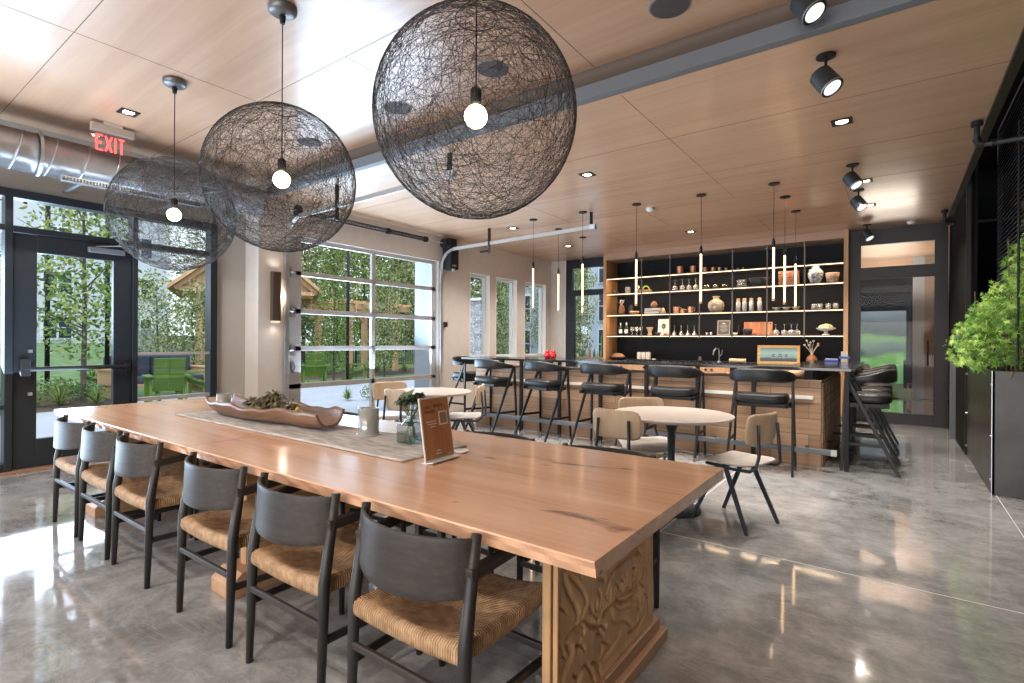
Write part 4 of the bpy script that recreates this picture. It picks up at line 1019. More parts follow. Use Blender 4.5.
for z in SZ:
    MB().box(XL0 + .075, XR0 - .075, YF + .020, YF + .040, z - .024, z - .0185).build('led_strip', M['led'], su)
    a_ = area('shelf_led_lamp', ((XL0 + XR0) / 2, YF + .05, z - .03), 4.2, 14 if z > 1.5 else 4, (1, .72, .45), (radians(12), 0, 0), .02)
M['rod'] = mat('bronze_rod', (.10, .085, .07), .35, .7)
DX = (-4.23, -3.64, -3.06, -2.46, -1.87, -1.28)
for x in DX:
    for y in (YF + .02,): MB().box(x - .011, x + .011, y - .011, y + .011, 1.38, 3.05).build('divider_rod', M['rod'], su)
kn = MB()
for x in DX: kn.sphere((x, YF + .005, 2.99), .016, 8, 6)
kn.build('rod_top', M['steel'], su)
bc = thing('back_counter', 'oak back counter with drawers and dark worktop under the lit shelves', 'cabinet', (0, 0, 0))
MB().box(XL0 + .066, XR0 - .066, YF + .0, YK - .04, .08, .885).build('cabinet_body', M['oak'], bc)
MB().box(XL0 + .066, XR0 - .066, YF - .02, YK - .04, .885, .919).build('worktop', M['stone'], bc, bevel=.002)
for i in range(7):
    x0 = XL0 + .08 + i * .615
    MB().box(x0, x0 + .60, YF - .018, YF - .001, .66, .875).build('drawer', M['oak'], bc, bevel=.002)
    MB().box(x0, x0 + .60, YF - .018, YF - .001, .10, .65).build('door', M['oak'], bc, bevel=.002)
    MB().box(x0 + .22, x0 + .26, YF - .03, YF - .019, .76, .80).box(x0 + .33, x0 + .37, YF - .03, YF - .019, .76, .80).build('handle', M['blackm'], bc)
# ---------------------------------------------------------------- things on the shelves
YI = 10.42
def lath(name, label, cat, loc, prof, m, n=24, group=None, cap=None, sx=1):
    o = MB().lathe(prof, n=n, sx=sx).build(name, m, smooth=True); o.location = loc
    return tag(o, label, cat, group)
g1 = 'copper canisters on the top shelf'
for x, w, h, l in ((-3.49, .066, .16, 'largest copper canister on the top shelf'), (-3.23, .058, .145, 'second copper canister on the top shelf'), (-3.0, .046, .10, 'third copper canister, right beside the tube pendant'),
                   (-2.85, .042, .09, 'fourth copper canister on the top shelf'), (-2.73, .034, .08, 'fifth copper canister on the top shelf'), (-2.61, .026, .065, 'sixth small copper canister left of the divider rod'),
                   (-2.40, .016, .045, 'tiny copper cup right of the divider rod, left of two'), (-2.31, .016, .045, 'tiny copper cup right of the divider rod, right of two')):
    t = thing('copper_canister', l, 'canister', (x, YI, 2.655), 0, g1)
    MB().lathe([(w, 0), (w, h * .86)], n=24).build('canister_body', M['copper'], t, smooth=False)
    MB().lathe([(w * 1.04, h * .86), (w * 1.04, h * .97), (w * .98, h)], n=24).build('lid', M['copper'], t)
def wineglass(name, label, loc, h, w, group, inv=True):
    t = thing(name, label, 'glass', loc, 0, group)
    s = -1 if inv else 1; o = h if inv else 0
    Z = lambda z: o + s * z
    MB().lathe([(w * .95, Z(0)), (w * .5, Z(.006)), (.006, Z(.012))], n=20).build('foot', M['clear'], t)
    MB().lathe([(.005, Z(.01)), (.005, Z(h * .48))], n=8).build('stem', M['clear'], t)
    MB().lathe([(.006, Z(h * .48)), (w * .75, Z(h * .56)), (w * 1.05, Z(h * .70)), (w, Z(h * .85)), (w * .8, Z(h))], n=20, close=False).build('bowl', M['clear'], t, smooth=True)
    return t
nw = ('leftmost', 'second', 'third', 'rightmost')
for i, x in enumerate((-3.59, -3.44, -3.31, -3.18)): wineglass('wine_glass', nw[i] + ' of four upturned wine glasses on the second shelf', (x, YI, 2.325), .225, .052, 'wine glasses on the second shelf')
for i, x in enumerate((-3.60, -3.46, -3.33, -3.20)):
    t = thing('martini_glass', nw[i] + ' of four upturned cone glasses on the bottom shelf', 'glass', (x, YI, 1.435), 0, 'cone glasses on the bottom shelf')
    MB().lathe([(.045, .20), (.02, .197), (.005, .19)], n=20).build('foot', M['clear'], t); MB().lathe([(.005, .19), (.005, .10)], n=8).build('stem', M['clear'], t)
    MB().lathe([(.005, .10), (.058, .0)], n=20, close=False).build('bowl', M['clear'], t)
for i, x in enumerate((-1.75, -1.61, -1.50, -1.42)): wineglass('balloon_glass', nw[i] + ' of four upturned balloon glasses on the bottom shelf', (x, YI + (.08 if i == 3 else 0), 1.435), .20, .058, 'balloon glasses on the bottom shelf')
for i, x in enumerate((-4.50, -4.41, -4.33)): wineglass('small_wine_glass', ('left', 'middle', 'right')[i] + ' small wine glass beside the wine bottles', (x, YI + .03 * i, 1.435), .18, .04, 'small wine glasses by the bottles', False)
for i, x in enumerate((-2.96, -2.88)): lath('shot_glass', ('left', 'right')[i] + ' small clear glass left of the grey framed sign', 'glass', (x, YI, 1.435), [(.022, 0), (.026, .06), (.023, .06), (.02, .008)], M['clear'], 14, 'shot glasses')
for i, x in enumerate((-1.15, -1.06, -.94, -.83)): lath('tumbler', nw[i] + ' of four clear stemless tumblers on the third shelf', 'glass', (x, YI, 1.875), [(.03, 0), (.047, .04), (.045, .08), (.038, .105), (.036, .105), (.042, .05), (.02, .01)], M['clear'], 18, 'tumblers on the third shelf')
for i, x in enumerate((-2.97, -2.79, -2.63)): lath('glass_bowl', ('left', 'middle', 'right')[i] + ' small smoked glass bowl on the second shelf', 'bowl', (x, YI, 2.325), [(.05, 0), (.07, .03), (.066, .085), (.06, .085), (.06, .03), (.03, .01)], glassy('smoked_glass', (.75, .72, .62), 1.5, .05, .15) if i == 0 else bpy.data.materials['smoked_glass'], 20, 'small glass bowls')
bm1 = mat('pale_bowl', (.50, .44, .38), .4)
for i, x in enumerate((-1.74, -1.585, -1.43)): lath('pedestal_bowl', ('left', 'middle', 'right')[i] + ' small pale pedestal bowl below the tube pendants', 'bowl', (x, YI, 1.875), [(.04, 0), (.025, .02), (.05, .035), (.072, .06), (.066, .06), (.04, .04), (.01, .03)], bm1, 20, 'pale pedestal bowls')
for i, x in enumerate((-2.39, -2.28, -2.16, -2.02)):
    t = thing('oil_bottle', nw[i] + ' of four clear bottles with cork tops on the third shelf', 'bottle', (x, YI, 1.875), 0, 'cork topped bottles')
    MB().lathe([(.040, 0), (.041, .17), (.036, .185), (.03, .19)], n=20).build('bottle_body', mat('frosted_bottle', (.55, .58, .60), .15, 0, .6) if i == 0 else bpy.data.materials['frosted_bottle'], t, smooth=True)
    MB().lathe([(.03, .19), (.033, .21), (.034, .245), (.02, .25)], n=16).build('cork', M['birch'], t)
gb = mat('dark_green_bottle', (.012, .03, .012), .12, 0, .7)
for i, x in enumerate((-4.76, -4.63)):
    t = thing('wine_bottle', ('left', 'right')[i] + ' dark green wine bottle on the bottom shelf', 'bottle', (x, YI, 1.435), 0, 'wine bottles')
    MB().lathe([(.037, 0), (.038, .16), (.030, .195), (.014, .22), (.013, .27)], n=20).build('bottle_body', gb, t, smooth=True)
    MB().lathe([(.0385, .05), (.0385, .13)], n=20, close=False).build('label', M['white'], t); MB().lathe([(.0145, .22), (.0145, .275)], n=12).build('foil', M['white'], t)
# second shelf bits
o = lath('dark_glass_dish', 'dim glass dish at the left end of the second shelf', 'dish', (-4.88, YI, 2.325), [(.05, 0), (.09, .06), (.085, .065), (.04, .01)], bpy.data.materials['smoked_glass'])
o = lath('round_glass_vase', 'round amber glass vase behind the left tube pendant', 'vase', (-4.41, YI + .1, 2.325), [(.04, 0), (.085, .06), (.085, .11), (.04, .16), (.045, .17)], bpy.data.materials['smoked_glass'])
t = thing('glass_block', 'clear square glass block with frosted mark on the second shelf', 'ornament', (-4.60, YI, 2.325))
MB().box(-.05, .05, -.03, .03, 0, .135).build('block', mat('pale_glass_block', (.35, .34, .35), .1, 0, .7, var=.4, vscale=14), t, bevel=.006); MB().box(-.058, .058, -.036, .036, -.0, .008).build('base', M['steel'], t)
t = thing('dough_bowl', 'brown wooden box holding a green arched ornament', 'box', (-4.20, YI, 2.325))
MB().prism([(-.10, 0), (.10, 0), (.115, .06), (-.115, .06)], -.05, .05, axis='y').build('box_body', M['foot'], t, bevel=.004)
MB().tube([(.075 * cos(a), 0, .05 + .085 * sin(a)) for a in [pi * i / 14 for i in range(15)]], .013, 8).build('green_arch', mat('lime_arch', (.45, .55, .12), .5), t, smooth=True)
t = thing('glass_jar', 'glass jar with pale rim left of the dark bowl', 'jar', (-2.33, YI, 2.325))
MB().lathe([(.07, 0), (.085, .02), (.085, .12), (.08, .13)], n=24, close=False).build('jar_body', M['clear'], t, smooth=True); MB().lathe([(.08, .125), (.10, .135), (.08, .145)], n=24).build('jar_rim', M['steel'], t)
lath('mixing_bowl', 'large dark mixing bowl on the second shelf', 'bowl', (-2.03, YI, 2.325), [(.08, 0), (.13, .05), (.17, .13), (.175, .155), (.165, .155), (.12, .06), (.05, .02)], mat('dark_bowl', (.05, .048, .046), .35), 32)
t = thing('wooden_crate', 'reddish slatted wooden crate behind the trio of tube pendants', 'crate', (-1.55, YI + .05, 2.325))
for i in range(4): MB().box(-.16, .16, -.07, -.055, .01 + i * .065, .06 + i * .065).build('slat', mat('red_wood', (.30, .12, .07), .5) if i == 0 else bpy.data.materials['red_wood'], t, bevel=.003)
MB().box(-.16, -.14, -.055, .07, 0, .26).box(.14, .16, -.055, .07, 0, .26).box(-.14, .14, .055, .07, 0, .26).box(-.14, .14, -.055, .055, 0, .012).build('crate_body', bpy.data.materials['red_wood'], t)
t = thing('ginger_jar', 'white ginger jar with blue grey pattern on the second shelf', 'jar', (-1.13, YI, 2.325))
MB().lathe([(.065, 0), (.08, .03), (.115, .12), (.122, .18), (.10, .24), (.06, .265), (.058, .285)], n=32).build('jar_body', mat('china_pattern', (.38, .40, .43), .2, var=.95, vscale=22), t, smooth=True)
MB().lathe([(.06, .285), (.062, .295), (.03, .31), (.012, .32)], n=24).build('lid', M['white'], t, smooth=True)
t = thing('wooden_pail', 'two-tone turned wooden pail at the right end of the second shelf', 'pot', (-.88, YI, 2.325))
MB().lathe([(.085, 0), (.105, .165), (.10, .172), (.09, .165)], n=32).build('pail_body', wood('pale_turned', (.42, .27, .2), (.55, .42, .34), (.62, .55, .5), 'z', 2), t, smooth=True); MB().lathe([(.0885, .02), (.0895, .03)], n=32).build('band', M['copper'], t)
# third shelf
def stems(n, sp, h, mt, par, r=.0025, head=.012, z0=0, hm=None):
    m = MB(); hd = MB(); rn = random.Random(n)
    for i in range(n):
        a = rn.uniform(0, 6.28); d = sp * rn.uniform(.3, 1); top = (d * cos(a), d * sin(a) * .5, h * rn.uniform(.8, 1))
        m.tube([(0, 0, z0), (top[0] * .4, top[1] * .4, z0 + (top[2] - z0) * .5), top], r, 5); hd.sphere(top, head, 8, 6)
    m.build('stem', mt, par); hd.build('flower_head', hm or mt, par)
t = thing('stem_vase', 'brown pottery vase with dried stems on the third shelf', 'vase', (-4.74, YI, 1.875))
MB().lathe([(.06, 0), (.066, .10), (.05, .19), (.055, .20)], n=20).build('vase_body', mat('brown_pottery', (.24, .11, .055), .4), t, smooth=True)
stems(9, .11, .33, M['seatw'], t, z0=.18)
lath('dark_vase', 'dark slim vase beside the brown pottery vase', 'vase', (-4.58, YI + .12, 1.875), [(.05, 0), (.06, .12), (.03, .2), (.035, .22)], mat('dark_pottery', (.03, .025, .022), .4))
lath('wooden_dish', 'small low wooden dish on the third shelf', 'dish', (-4.45, YI, 1.875), [(.07, 0), (.10, .04), (.10, .075), (.09, .075), (.05, .02)], M['oak'])
bkm = mat('book_cover_white', (.62, .60, .58), .6)
for i, (dx, l) in enumerate(((0, 'lower white book of the stack on the third shelf'), (.01, 'upper white book of the stack on the third shelf'))):
    t = thing('book', l, 'book', (-4.04 + dx, YI, 1.875 + i * .062), 0, 'stacked books')
    MB().box(-.15, .15, -.10, .10, .005, .055).build('pages', M['seatw'], t); MB().box(-.155, .155, -.105, .105, 0, .006).box(-.155, .155, -.105, .105, .054, .06).box(-.155, .155, -.105, -.100, 0, .06).build('cover', bkm, t)
t = thing('carved_egg', 'brown ribbed wooden egg standing on the white books', 'ornament', (-4.02, YI, 1.998))
MB().lathe([(.02, 0), (.065, .03), (.072, .065), (.05, .115), (.02, .14), (.001, .145)], n=24).build('egg_body', mat('egg_wood', (.16, .08, .05), .5, var=.4, vscale=30), t, smooth=True); MB().lathe([(.03, -.0), (.032, .006)], n=16).build('egg_base', M['foot'], t)
lath('cream_cone', 'cream cone shaped ornament leaning beside the white books', 'ornament', (-3.83, YI, 1.875), [(.05, 0), (.045, .05), (.02, .12), (.01, .125)], M['birch'])
for x, w, h, l in ((-3.56, .062, .135, 'large copper mug left on the third shelf'), (-3.43, .045, .09, 'small copper cup in the middle on the third shelf'), (-3.28, .05, .125, 'copper jug with handle right on the third shelf')):
    t = thing('copper_mug', l, 'mug', (x, YI, 1.875), 0, 'copper mugs')
    MB().lathe([(w, 0), (w, h), (w * .93, h), (w * .9, .01)], n=24).build('mug_body', M['copper'], t, smooth=False)
    MB().tube([(w, 0, h * .85), (w + .035, 0, h * .8), (w + .035, 0, h * .4), (w, 0, h * .3)], .005, 6).build('handle', M['copper'], t)
t = thing('round_vase', 'big round speckled pottery vase in the middle of the third shelf', 'vase', (-2.79, YI, 1.875))
MB().lathe([(.085, 0), (.13, .05), (.152, .12), (.14, .19), (.09, .235), (.055, .25), (.05, .28), (.072, .305), (.062, .305)], n=40).build('vase_body', mat('speckled_clay', (.34, .27, .21), .7, var=.3, vscale=16, bmp=.4, bscale=60), t, smooth=True)
MB().lathe([(.071, .300), (.074, .306), (.066, .311)], n=32).build('vase_rim', mat('clay_rim', (.30, .16, .10), .7), t)
# bottom shelf
t = thing('wooden_goblet', 'pale turned wooden goblet on the bottom shelf', 'goblet', (-4.11, YI, 1.435))
MB().lathe([(.04, 0), (.045, .02), (.03, .06), (.05, .12), (.068, .155), (.07, .165), (.06, .165)], n=24).build('goblet_body', M['birch'], t, smooth=True); MB().lathe([(.07, .158), (.074, .164), (.07, .170)], n=24).build('goblet_rim', M['birch'], t)
def framed(name, label, loc, w, h, fw, fm, pm, tilt=radians(-8), cat='picture', mw=0):
    t = thing(name, label, cat, loc); t.rotation_euler = (tilt, 0, 0)
    m = MB().box(-w / 2, w / 2, -.01, .01, 0, fw).box(-w / 2, w / 2, -.01, .01, h - fw, h).box(-w / 2, -w / 2 + fw, -.01, .01, fw, h - fw).box(w / 2 - fw, w / 2, -.01, .01, fw, h - fw)
    m.build('frame', fm, t, bevel=.002); MB().box(-w / 2 + fw, w / 2 - fw, -.004, .004, fw, h - fw).build('panel', pm, t); return t
t = framed('botanical_print', 'white framed print with a dark flower drawing on the bottom shelf', (-3.84, YI + .04, 1.436), .23, .335, .010, M['white'], mat('print_paper', (.55, .54, .52), .7))
fl = MB(); 
for i in range(7):
    a = 2 * pi * i / 7; fl.prism([(.0 + .02 * cos(a + q) + .03 * cos(a), .19 + .024 * sin(a + q) + .035 * sin(a)) for q in [2 * pi * k / 10 for k in range(10)]], -.007, -.0045, axis='y')
fl.box(-.004, .004, -.007, -.0045, .05, .17); fl.build('flower_motif', mat('ink_grey', (.08, .08, .09), .7), t)
lath('small_dark_bowl', 'small dark bowl before the flower print', 'bowl', (-3.90, YI - .08, 1.435), [(.03, 0), (.055, .035), (.055, .065), (.045, .065), (.02, .01)], bpy.data.materials['dark_bowl'])
lath('peach_cup', 'small peach coloured cup before the flower print', 'cup', (-3.76, YI - .08, 1.435), [(.03, 0), (.038, .06), (.034, .06), (.026, .008)], mat('peach', (.6, .32, .2), .5))
t = framed('framed_certificate', 'grey framed sign with pale crest and lines of text', (-2.66, YI + .03, 1.436), .235, .29, .016, mat('sign_frame', (.30, .29, .27), .4, .5), mat('sign_dark', (.07, .065, .06), .5), cat='sign')
m = MB().lathe([(.001, -.0), (.04, 0)], n=20)
q = MB(); q.prism([(-.045, .222), (-.02, .236), (0, .246), (.02, .236), (.045, .222), (.02, .215), (-.02, .215)], -.0075, -.005, axis='y')
for i, (w, z) in enumerate(((.06, .19), (.075, .165), (.05, .14), (.07, .115), (.065, .095), (.04, .07))): q.box(-w, w, -.0065, -.005, z, z + .006)
q.build('text_lines', mat('pale_text', (.42, .40, .36), .6), t)
t = thing('cutting_board', 'wide striped wooden cutting board leaning on the bottom shelf', 'cutting board', (-2.07, YI + .10, 1.437)); t.rotation_euler = (radians(-8), 0, 0)
MB().box(-.245, .245, -.012, .012, 0, .25).build('board', wood('acacia', (.20, .07, .03), (.42, .17, .08), (.60, .33, .19), 'z', .9, .4), t, bevel=.01); MB().lathe([(.012, 0), (.013, .026)], n=12).build('hanging_hole', M['blackm'], t)
hh = [c for c in t.children if c.name.startswith('hanging_hole')][0]; hh.rotation_euler = (pi / 2, 0, 0); hh.location = (.21, .013, .215)
lath('mortar_bowl', 'black stone mortar in front of the striped cutting board', 'mortar', (-2.22, YI - .02, 1.435), [(.05, 0), (.075, .05), (.082, .12), (.075, .125), (.06, .04), (.02, .02)], mat('mortar_black', (.02, .022, .026), .4))
lath('pepper_mill', 'slim black pepper mill left of the cutting board', 'pepper mill', (-2.375, YI, 1.47), [(.02, -.03), (.022, .06), (.014, .10), (.02, .14), (.012, .165)], M['blackm'])
lath('pinch_bowl', 'tiny white pinch bowl at the left of the cutting board', 'bowl', (-2.42, YI - .09, 1.435), [(.02, 0), (.04, .03), (.04, .05), (.033, .05), (.01, .01)], M['white'])
t = thing('cake_stand', 'white footed cake stand with pale pastries', 'cake stand', (-.97, YI, 1.435))
MB().lathe([(.065, 0), (.05, .015), (.025, .04), (.03, .07), (.10, .085), (.145, .11), (.148, .125), (.13, .12), (.08, .10)], n=40).build('stand', M['white'], t, smooth=True)
m = MB(); rn = random.Random(5)
for i in range(26):
    a = rn.uniform(0, 6.28); d = .10 * sqrt(rn.random()); m.sphere((d * cos(a), d * sin(a), .125 + .05 * (1 - d / .11) + rn.uniform(0, .015)), rn.uniform(.02, .03), 8, 6)
m.build('pastry', mat('pastry', (.52, .44, .22), .6, var=.3, vscale=20), t, smooth=True)
# counter things
ZC = .919
t = thing('bread_basket', 'dark oval basket with a brown loaf at the left end of the counter', 'basket', (-4.80, YI - .02, ZC))
MB().lathe([(.16, 0), (.21, .05), (.20, .06), (.14, .015)], n=32, sy=.6).build('basket', M['blackm'], t, smooth=True); MB().sphere((0, 0, .06), .15, 20, 10, sy=.6, sz=.55).build('loaf', mat('loaf', (.33, .16, .07), .7, var=.2), t, smooth=True)
o = MB().box(-.30, .30, -.12, .12, 0, .02).build('black_tray', M['blackm'], bevel=.004); o.location = (-4.20, YI, ZC); tag(o, 'low black tray under the three white canisters', 'tray')
for i, x in enumerate((-4.33, -4.235, -4.14)):
    t = thing('white_canister', ('left', 'middle', 'right')[i] + ' white square canister on the black tray', 'canister', (x, YI, ZC + .02), 0, 'white canisters')
    MB().box(-.042, .042, -.042, .042, 0, .135).build('canister_body', mat('cream_ceramic', (.62, .56, .47), .4) if i == 0 else bpy.data.materials['cream_ceramic'], t, bevel=.012); MB().box(-.036, .036, -.036, .036, .1352, .15).build('lid', bpy.data.materials['cream_ceramic'], t, bevel=.004)
o = MB().box(-.035, .035, -.03, .03, 0, .04).build('butter_dish', bpy.data.materials['cream_ceramic'], bevel=.008); o.location = (-4.00, YI - .05, ZC); tag(o, 'small cream dish right of the black tray', 'dish')
lath('soap_pot', 'small dark pot with white band on the counter', 'pot', (-3.08, YI - .02, ZC), [(.03, 0), (.045, .03), (.04, .05), (.025, .07), (.03, .10), (.01, .105)], bpy.data.materials['dark_bowl'])
t = thing('tap', 'polished steel bar tap rising from the counter', 'tap', (-2.75, YI + .08, ZC))
MB().tube([(0, 0, 0), (0, 0, .20), (-.0, -.03, .26), (-.03, -.10, .27), (-.06, -.14, .22), (-.07, -.15, .14)], .013, 10).build('spout', M['steel'], t, smooth=True)
MB().lathe([(.035, 0), (.03, .02), (.02, .03)], n=16).build('tap_base', M['steel'], t); MB().tube([(0, 0, .10), (.05, 0, .16), (.06, 0, .24)], .009, 8).build('lever', M['steel'], t)
tw = mat('towel_linen', (.55, .44, .30), .9)
for i, (x, l) in enumerate(((-2.46, 'left rolled linen towel on the counter'), (-2.31, 'right rolled linen towel on the counter'))):
    t = thing('rolled_towel', l, 'towel', (x, YI - .05, ZC + .041), 0, 'rolled towels')
    MB().tube([(-.07, 0, 0), (.07, 0, 0)], .04, 18).build('roll', tw, t); MB().tube([(-.01, 0, 0), (.01, 0, 0)], .042, 18).build('band', M['birch'], t)
gf = wood('golden_frame', (.40, .20, .06), (.58, .34, .12), (.68, .45, .2), 'x', 2, .35)
def sea_mat():
    m, nt, b = _new('sea_painting'); L = nt.links
    tcx = N(nt, 'ShaderNodeTexCoord'); s = N(nt, 'ShaderNodeSeparateXYZ'); L.new(tcx.outputs['Object'], s.inputs[0])
    n = N(nt, 'ShaderNodeTexNoise', i_Scale=7.0, i_Detail=5.0); L.new(coords(nt, (1, 1, 3)), n.inputs['Vector'])
    a = N(nt, 'ShaderNodeMath', operation='MULTIPLY_ADD'); a.inputs[1].default_value = .06; L.new(n.outputs['Fac'], a.inputs[0]); L.new(s.outputs['Z'], a.inputs[2])
    mr = N(nt, 'ShaderNodeMapRange'); mr.inputs[1].default_value = .06; mr.inputs[2].default_value = .30; L.new(a.outputs[0], mr.inputs[0])
    L.new(ramp(nt, mr.outputs[0], [(0, (.035, .05, .06)), (.30, (.06, .09, .10)), (.36, (.16, .26, .27)), (.7, (.24, .38, .38)), (1, (.15, .27, .29))]), b.inputs['Base Color']); b.inputs['Roughness'].default_value = .5
    return m
t = framed('ship_painting', 'gold framed painting of sailing ships leaning on the counter', (-1.71, YI, ZC), .69, .335, .045, gf, sea_mat(), radians(-6))
m = MB()
for x, s in ((-.08, 1.0), (.03, 1.2), (.13, .9)):
    m.box(x - .03 * s, x + .03 * s, -.006, -.0042, .125, .137)
    for dx in (-.02, 0, .02): m.box(x + dx * s - .0015, x + dx * s + .0015, -.006, -.0042, .137, .137 + .055 * s)
    m.box(x - .018 * s, x + .02 * s, -.006, -.0042, .155, .175)
m.build('ship_motif', mat('ship_dark', (.07, .08, .08), .6), t)
t = thing('reed_vase', 'brown glazed vase with white dried flower stems on the counter', 'vase', (-1.18, YI, ZC))
MB().lathe([(.06, 0), (.085, .03), (.088, .10), (.06, .155), (.03, .17), (.035, .185)], n=28).build('vase_body', mat('amber_glaze', (.26, .10, .05), .25), t, smooth=True)
stems(7, .15, .42, bpy.data.materials['pale_bowl'], t, .004, .019, .17, M['seatw'])
t = thing('business_card_holder', 'low blue and white card box on the black counter before the shelves', 'box', (-.72, 8.45, 1.046))
MB().box(-.08, .08, -.04, .04, 0, .03).build('box_lid', mat('royal_blue', (.06, .12, .50), .4), t, bevel=.003); MB().box(-.07, .07, -.03, .03, .0302, .04).build('cards', M['white'], t)
t = thing('tea_box', 'upright white box with blue band on the black counter end', 'box', (-.56, 8.35, 1.046))
MB().box(-.04, .04, -.03, .03, 0, .14).build('box_body', bpy.data.materials['cream_ceramic'], t, bevel=.003); MB().box(-.065, .065, -.033, .033, .045, .075).build('band', bpy.data.materials['royal_blue'], t)

# ================================================================ things on the dining table
ZT = .7505
def runner_mat():
    m, nt, b = _new('woven_runner'); L = nt.links
    n = N(nt, 'ShaderNodeTexNoise', i_Scale=1.0, i_Detail=4.0); L.new(coords(nt, (9, 40, 40)), n.inputs['Vector'])
    w = N(nt, 'ShaderNodeTexNoise', i_Scale=260.0, i_Detail=1.0); L.new(coords(nt), w.inputs['Vector'])
    L.new(ramp(nt, n.outputs['Fac'], [(.3, (.28, .265, .25)), (.5, (.42, .40, .38)), (.7, (.56, .54, .52))]), b.inputs['Base Color']); b.inputs['Roughness'].default_value = .9
    bump(nt, w.outputs['Fac'], b, .6, .003); return m
rn_ = MB().grid(lambda u, v: (-4.20 + 2.41 * u, 1.61 + .44 * v, ZT + .005 + .0015 * sin(u * 50) * sin(v * 9)), 80, 14)
o = rn_.build('table_runner', runner_mat(), smooth=True, solid=.006); tag(o, 'grey woven runner laid along the middle of the dining table', 'table runner')
ZR = ZT + .010
# driftwood tray
dt = thing('driftwood_tray', 'long wavy hand-carved wooden tray of succulents on the runner', 'tray', (-3.37, 1.86, ZR))
def tray(u, v):
    a = 2 * u - 1; b = 2 * v - 1
    L = .68; x = a * L
    w = .15 * (1 - .35 * abs(a) ** 3) * (1 + .12 * sin(5 * a + 1))
    e = abs(b) ** 3.2
    y = b * w + .03 * sin(3.2 * a)
    z = .010 + e * (.095 + .010 * sin(7 * a + 2 * b) + .005 * sin(17 * a)) + .020 * max(0, abs(a) - .72) / .28
    return (x, y, z)
MB().grid(tray, 110, 26).build('tray_body', wood('driftwood', (.08, .038, .02), (.155, .078, .042), (.27, .155, .095), 'x', 1.4, .38, fine=.5), dt, smooth=True, solid=.016)
def tuft(c, r, n, rn, ms, up=.6, lw=.012):
    m = MB()
    for i in range(n):
        a = rn.uniform(0, 6.28); el = rn.uniform(.15, 1.4); d = Vector((cos(a) * cos(el), sin(a) * cos(el), sin(el) * up + .15)); l = r * rn.uniform(.5, 1)
        p = Vector(c); e = p + d * l + Vector((0, 0, -.25 * l * cos(el))); mid = p + d * l * .55 + Vector((0, 0, .03 * rn.random())); s = d.cross(Vector((0, 0, 1))).normalized() * lw * rn.uniform(.6, 1)
        m.add([p - s * .5, p + s * .5, mid + s, mid - s, e], [(0, 1, 2, 3), (3, 2, 4)])
    return m
sm_ = leafmat('succulent', [(.10, .11, .05), (.20, .20, .10), (.16, .10, .06), (.33, .33, .20)], .5, .1)
rn = random.Random(11); m = MB()
for c, r, n in (((-.10, .03, .05), .11, 90), ((-.22, .0, .05), .09, 70), ((.02, .02, .05), .08, 60), ((.14, .0, .06), .07, 60), ((.24, .02, .05), .08, 50), ((-.02, .04, .10), .10, 80)):
    q = tuft((c[0], c[1], c[2] + .02), r * 1.35, int(n * 1.6), rn, None); m.add(q.v, q.f)
m.build('succulents', sm_, dt)
m = MB()
for i in range(5): m.sphere((rn.uniform(-.1, .3), rn.uniform(-.05, .05), .065), .028, 10, 8)
m.build('moss_ball', mat('moss_ball', (.22, .17, .10), .9, var=.4, vscale=40, bmp=.6), dt)
MB().lathe([(.012, 0), (.014, .03), (.004, .045)], (.30, .02, .07), 10).build('yellow_tag', mat('yellow_tag', (.75, .48, .05), .5), dt)
m = MB()
for i in range(7):
    c = (rn.uniform(.05, .42), rn.uniform(-.03, .05), .05); m.tube([(c[0] + .045 * cos(a), c[1] + .01 * cos(2 * a), c[2] + .045 * sin(a)) for a in [pi * k / 10 for k in range(11)]], .0035, 5)
m.build('silver_tendrils', mat('silver_leaf', (.38, .40, .36), .6), dt)
def candle_jar(loc, r, h, lab):
    t = thing('glass_candle_jar', lab, 'jar', loc, 0, 'glass candle jars')
    MB().lathe([(r * .96, 0), (r, .01), (r, h), (r * .95, h), (r * .95, .012), (.001, .012)], n=32, close=False).build('jar_glass', glassy('green_grey_glass', (.55, .60, .54), 1.5, .05, .10, .26) if 'green_grey_glass' not in bpy.data.materials else bpy.data.materials['green_grey_glass'], t, smooth=True)
    m = MB(); rn2 = random.Random(4)
    for i in range(14): a = rn2.uniform(0, 6.28); d = r * .7 * sqrt(rn2.random()); m.sphere((d * cos(a), d * sin(a), .03 + rn2.uniform(0, .02)), .013, 8, 6)
    m.build('pebbles', mat('pebble', (.07, .05, .045), .7, var=.6, vscale=50) if 'pebble' not in bpy.data.materials else bpy.data.materials['pebble'], t)
    MB().lathe([(r * .45, .02), (r * .45, h * .55), (.004, h * .56)], n=20).build('candle', mat('candle_wax', (.50, .45, .36), .5) if 'candle_wax' not in bpy.data.materials else bpy.data.materials['candle_wax'], t)
    MB().lathe([(r * 1.15, 0), (r * 1.2, .006), (r, .008)], n=32).build('coaster', M['tabw'], t)
candle_jar((-2.43, 1.93, ZR), .058, .155, 'grey-green glass candle jar on the runner beside the vase')
candle_jar((-4.26, 1.98, ZR), .052, .115, 'far grey-green glass candle jar at the left end of the tray')
vz = thing('bud_vase', 'square clear glass bottle vase holding dark green leaves', 'vase', (-2.08, 1.93, ZR))
gv = glassy('bottle_glass', (.72, .80, .80), 1.5, 0, .10)
MB().prism([(-.056, -.05), (-.05, -.056), (.05, -.056), (.056, -.05), (.056, .05), (.05, .056), (-.05, .056), (-.056, .05)], 0, .095).build('vase_body', gv, vz, bevel=.008, smooth=False)
MB().lathe([(.05, .095), (.03, .115), (.022, .13), (.022, .165), (.028, .17)], n=24, close=False).build('vase_neck', gv, vz, smooth=True)
MB().box(-.05, .05, -.05, .05, .004, .055).build('water', glassy('water', (.80, .86, .86), 1.33), vz)
m = MB(); rn = random.Random(8); tips = []
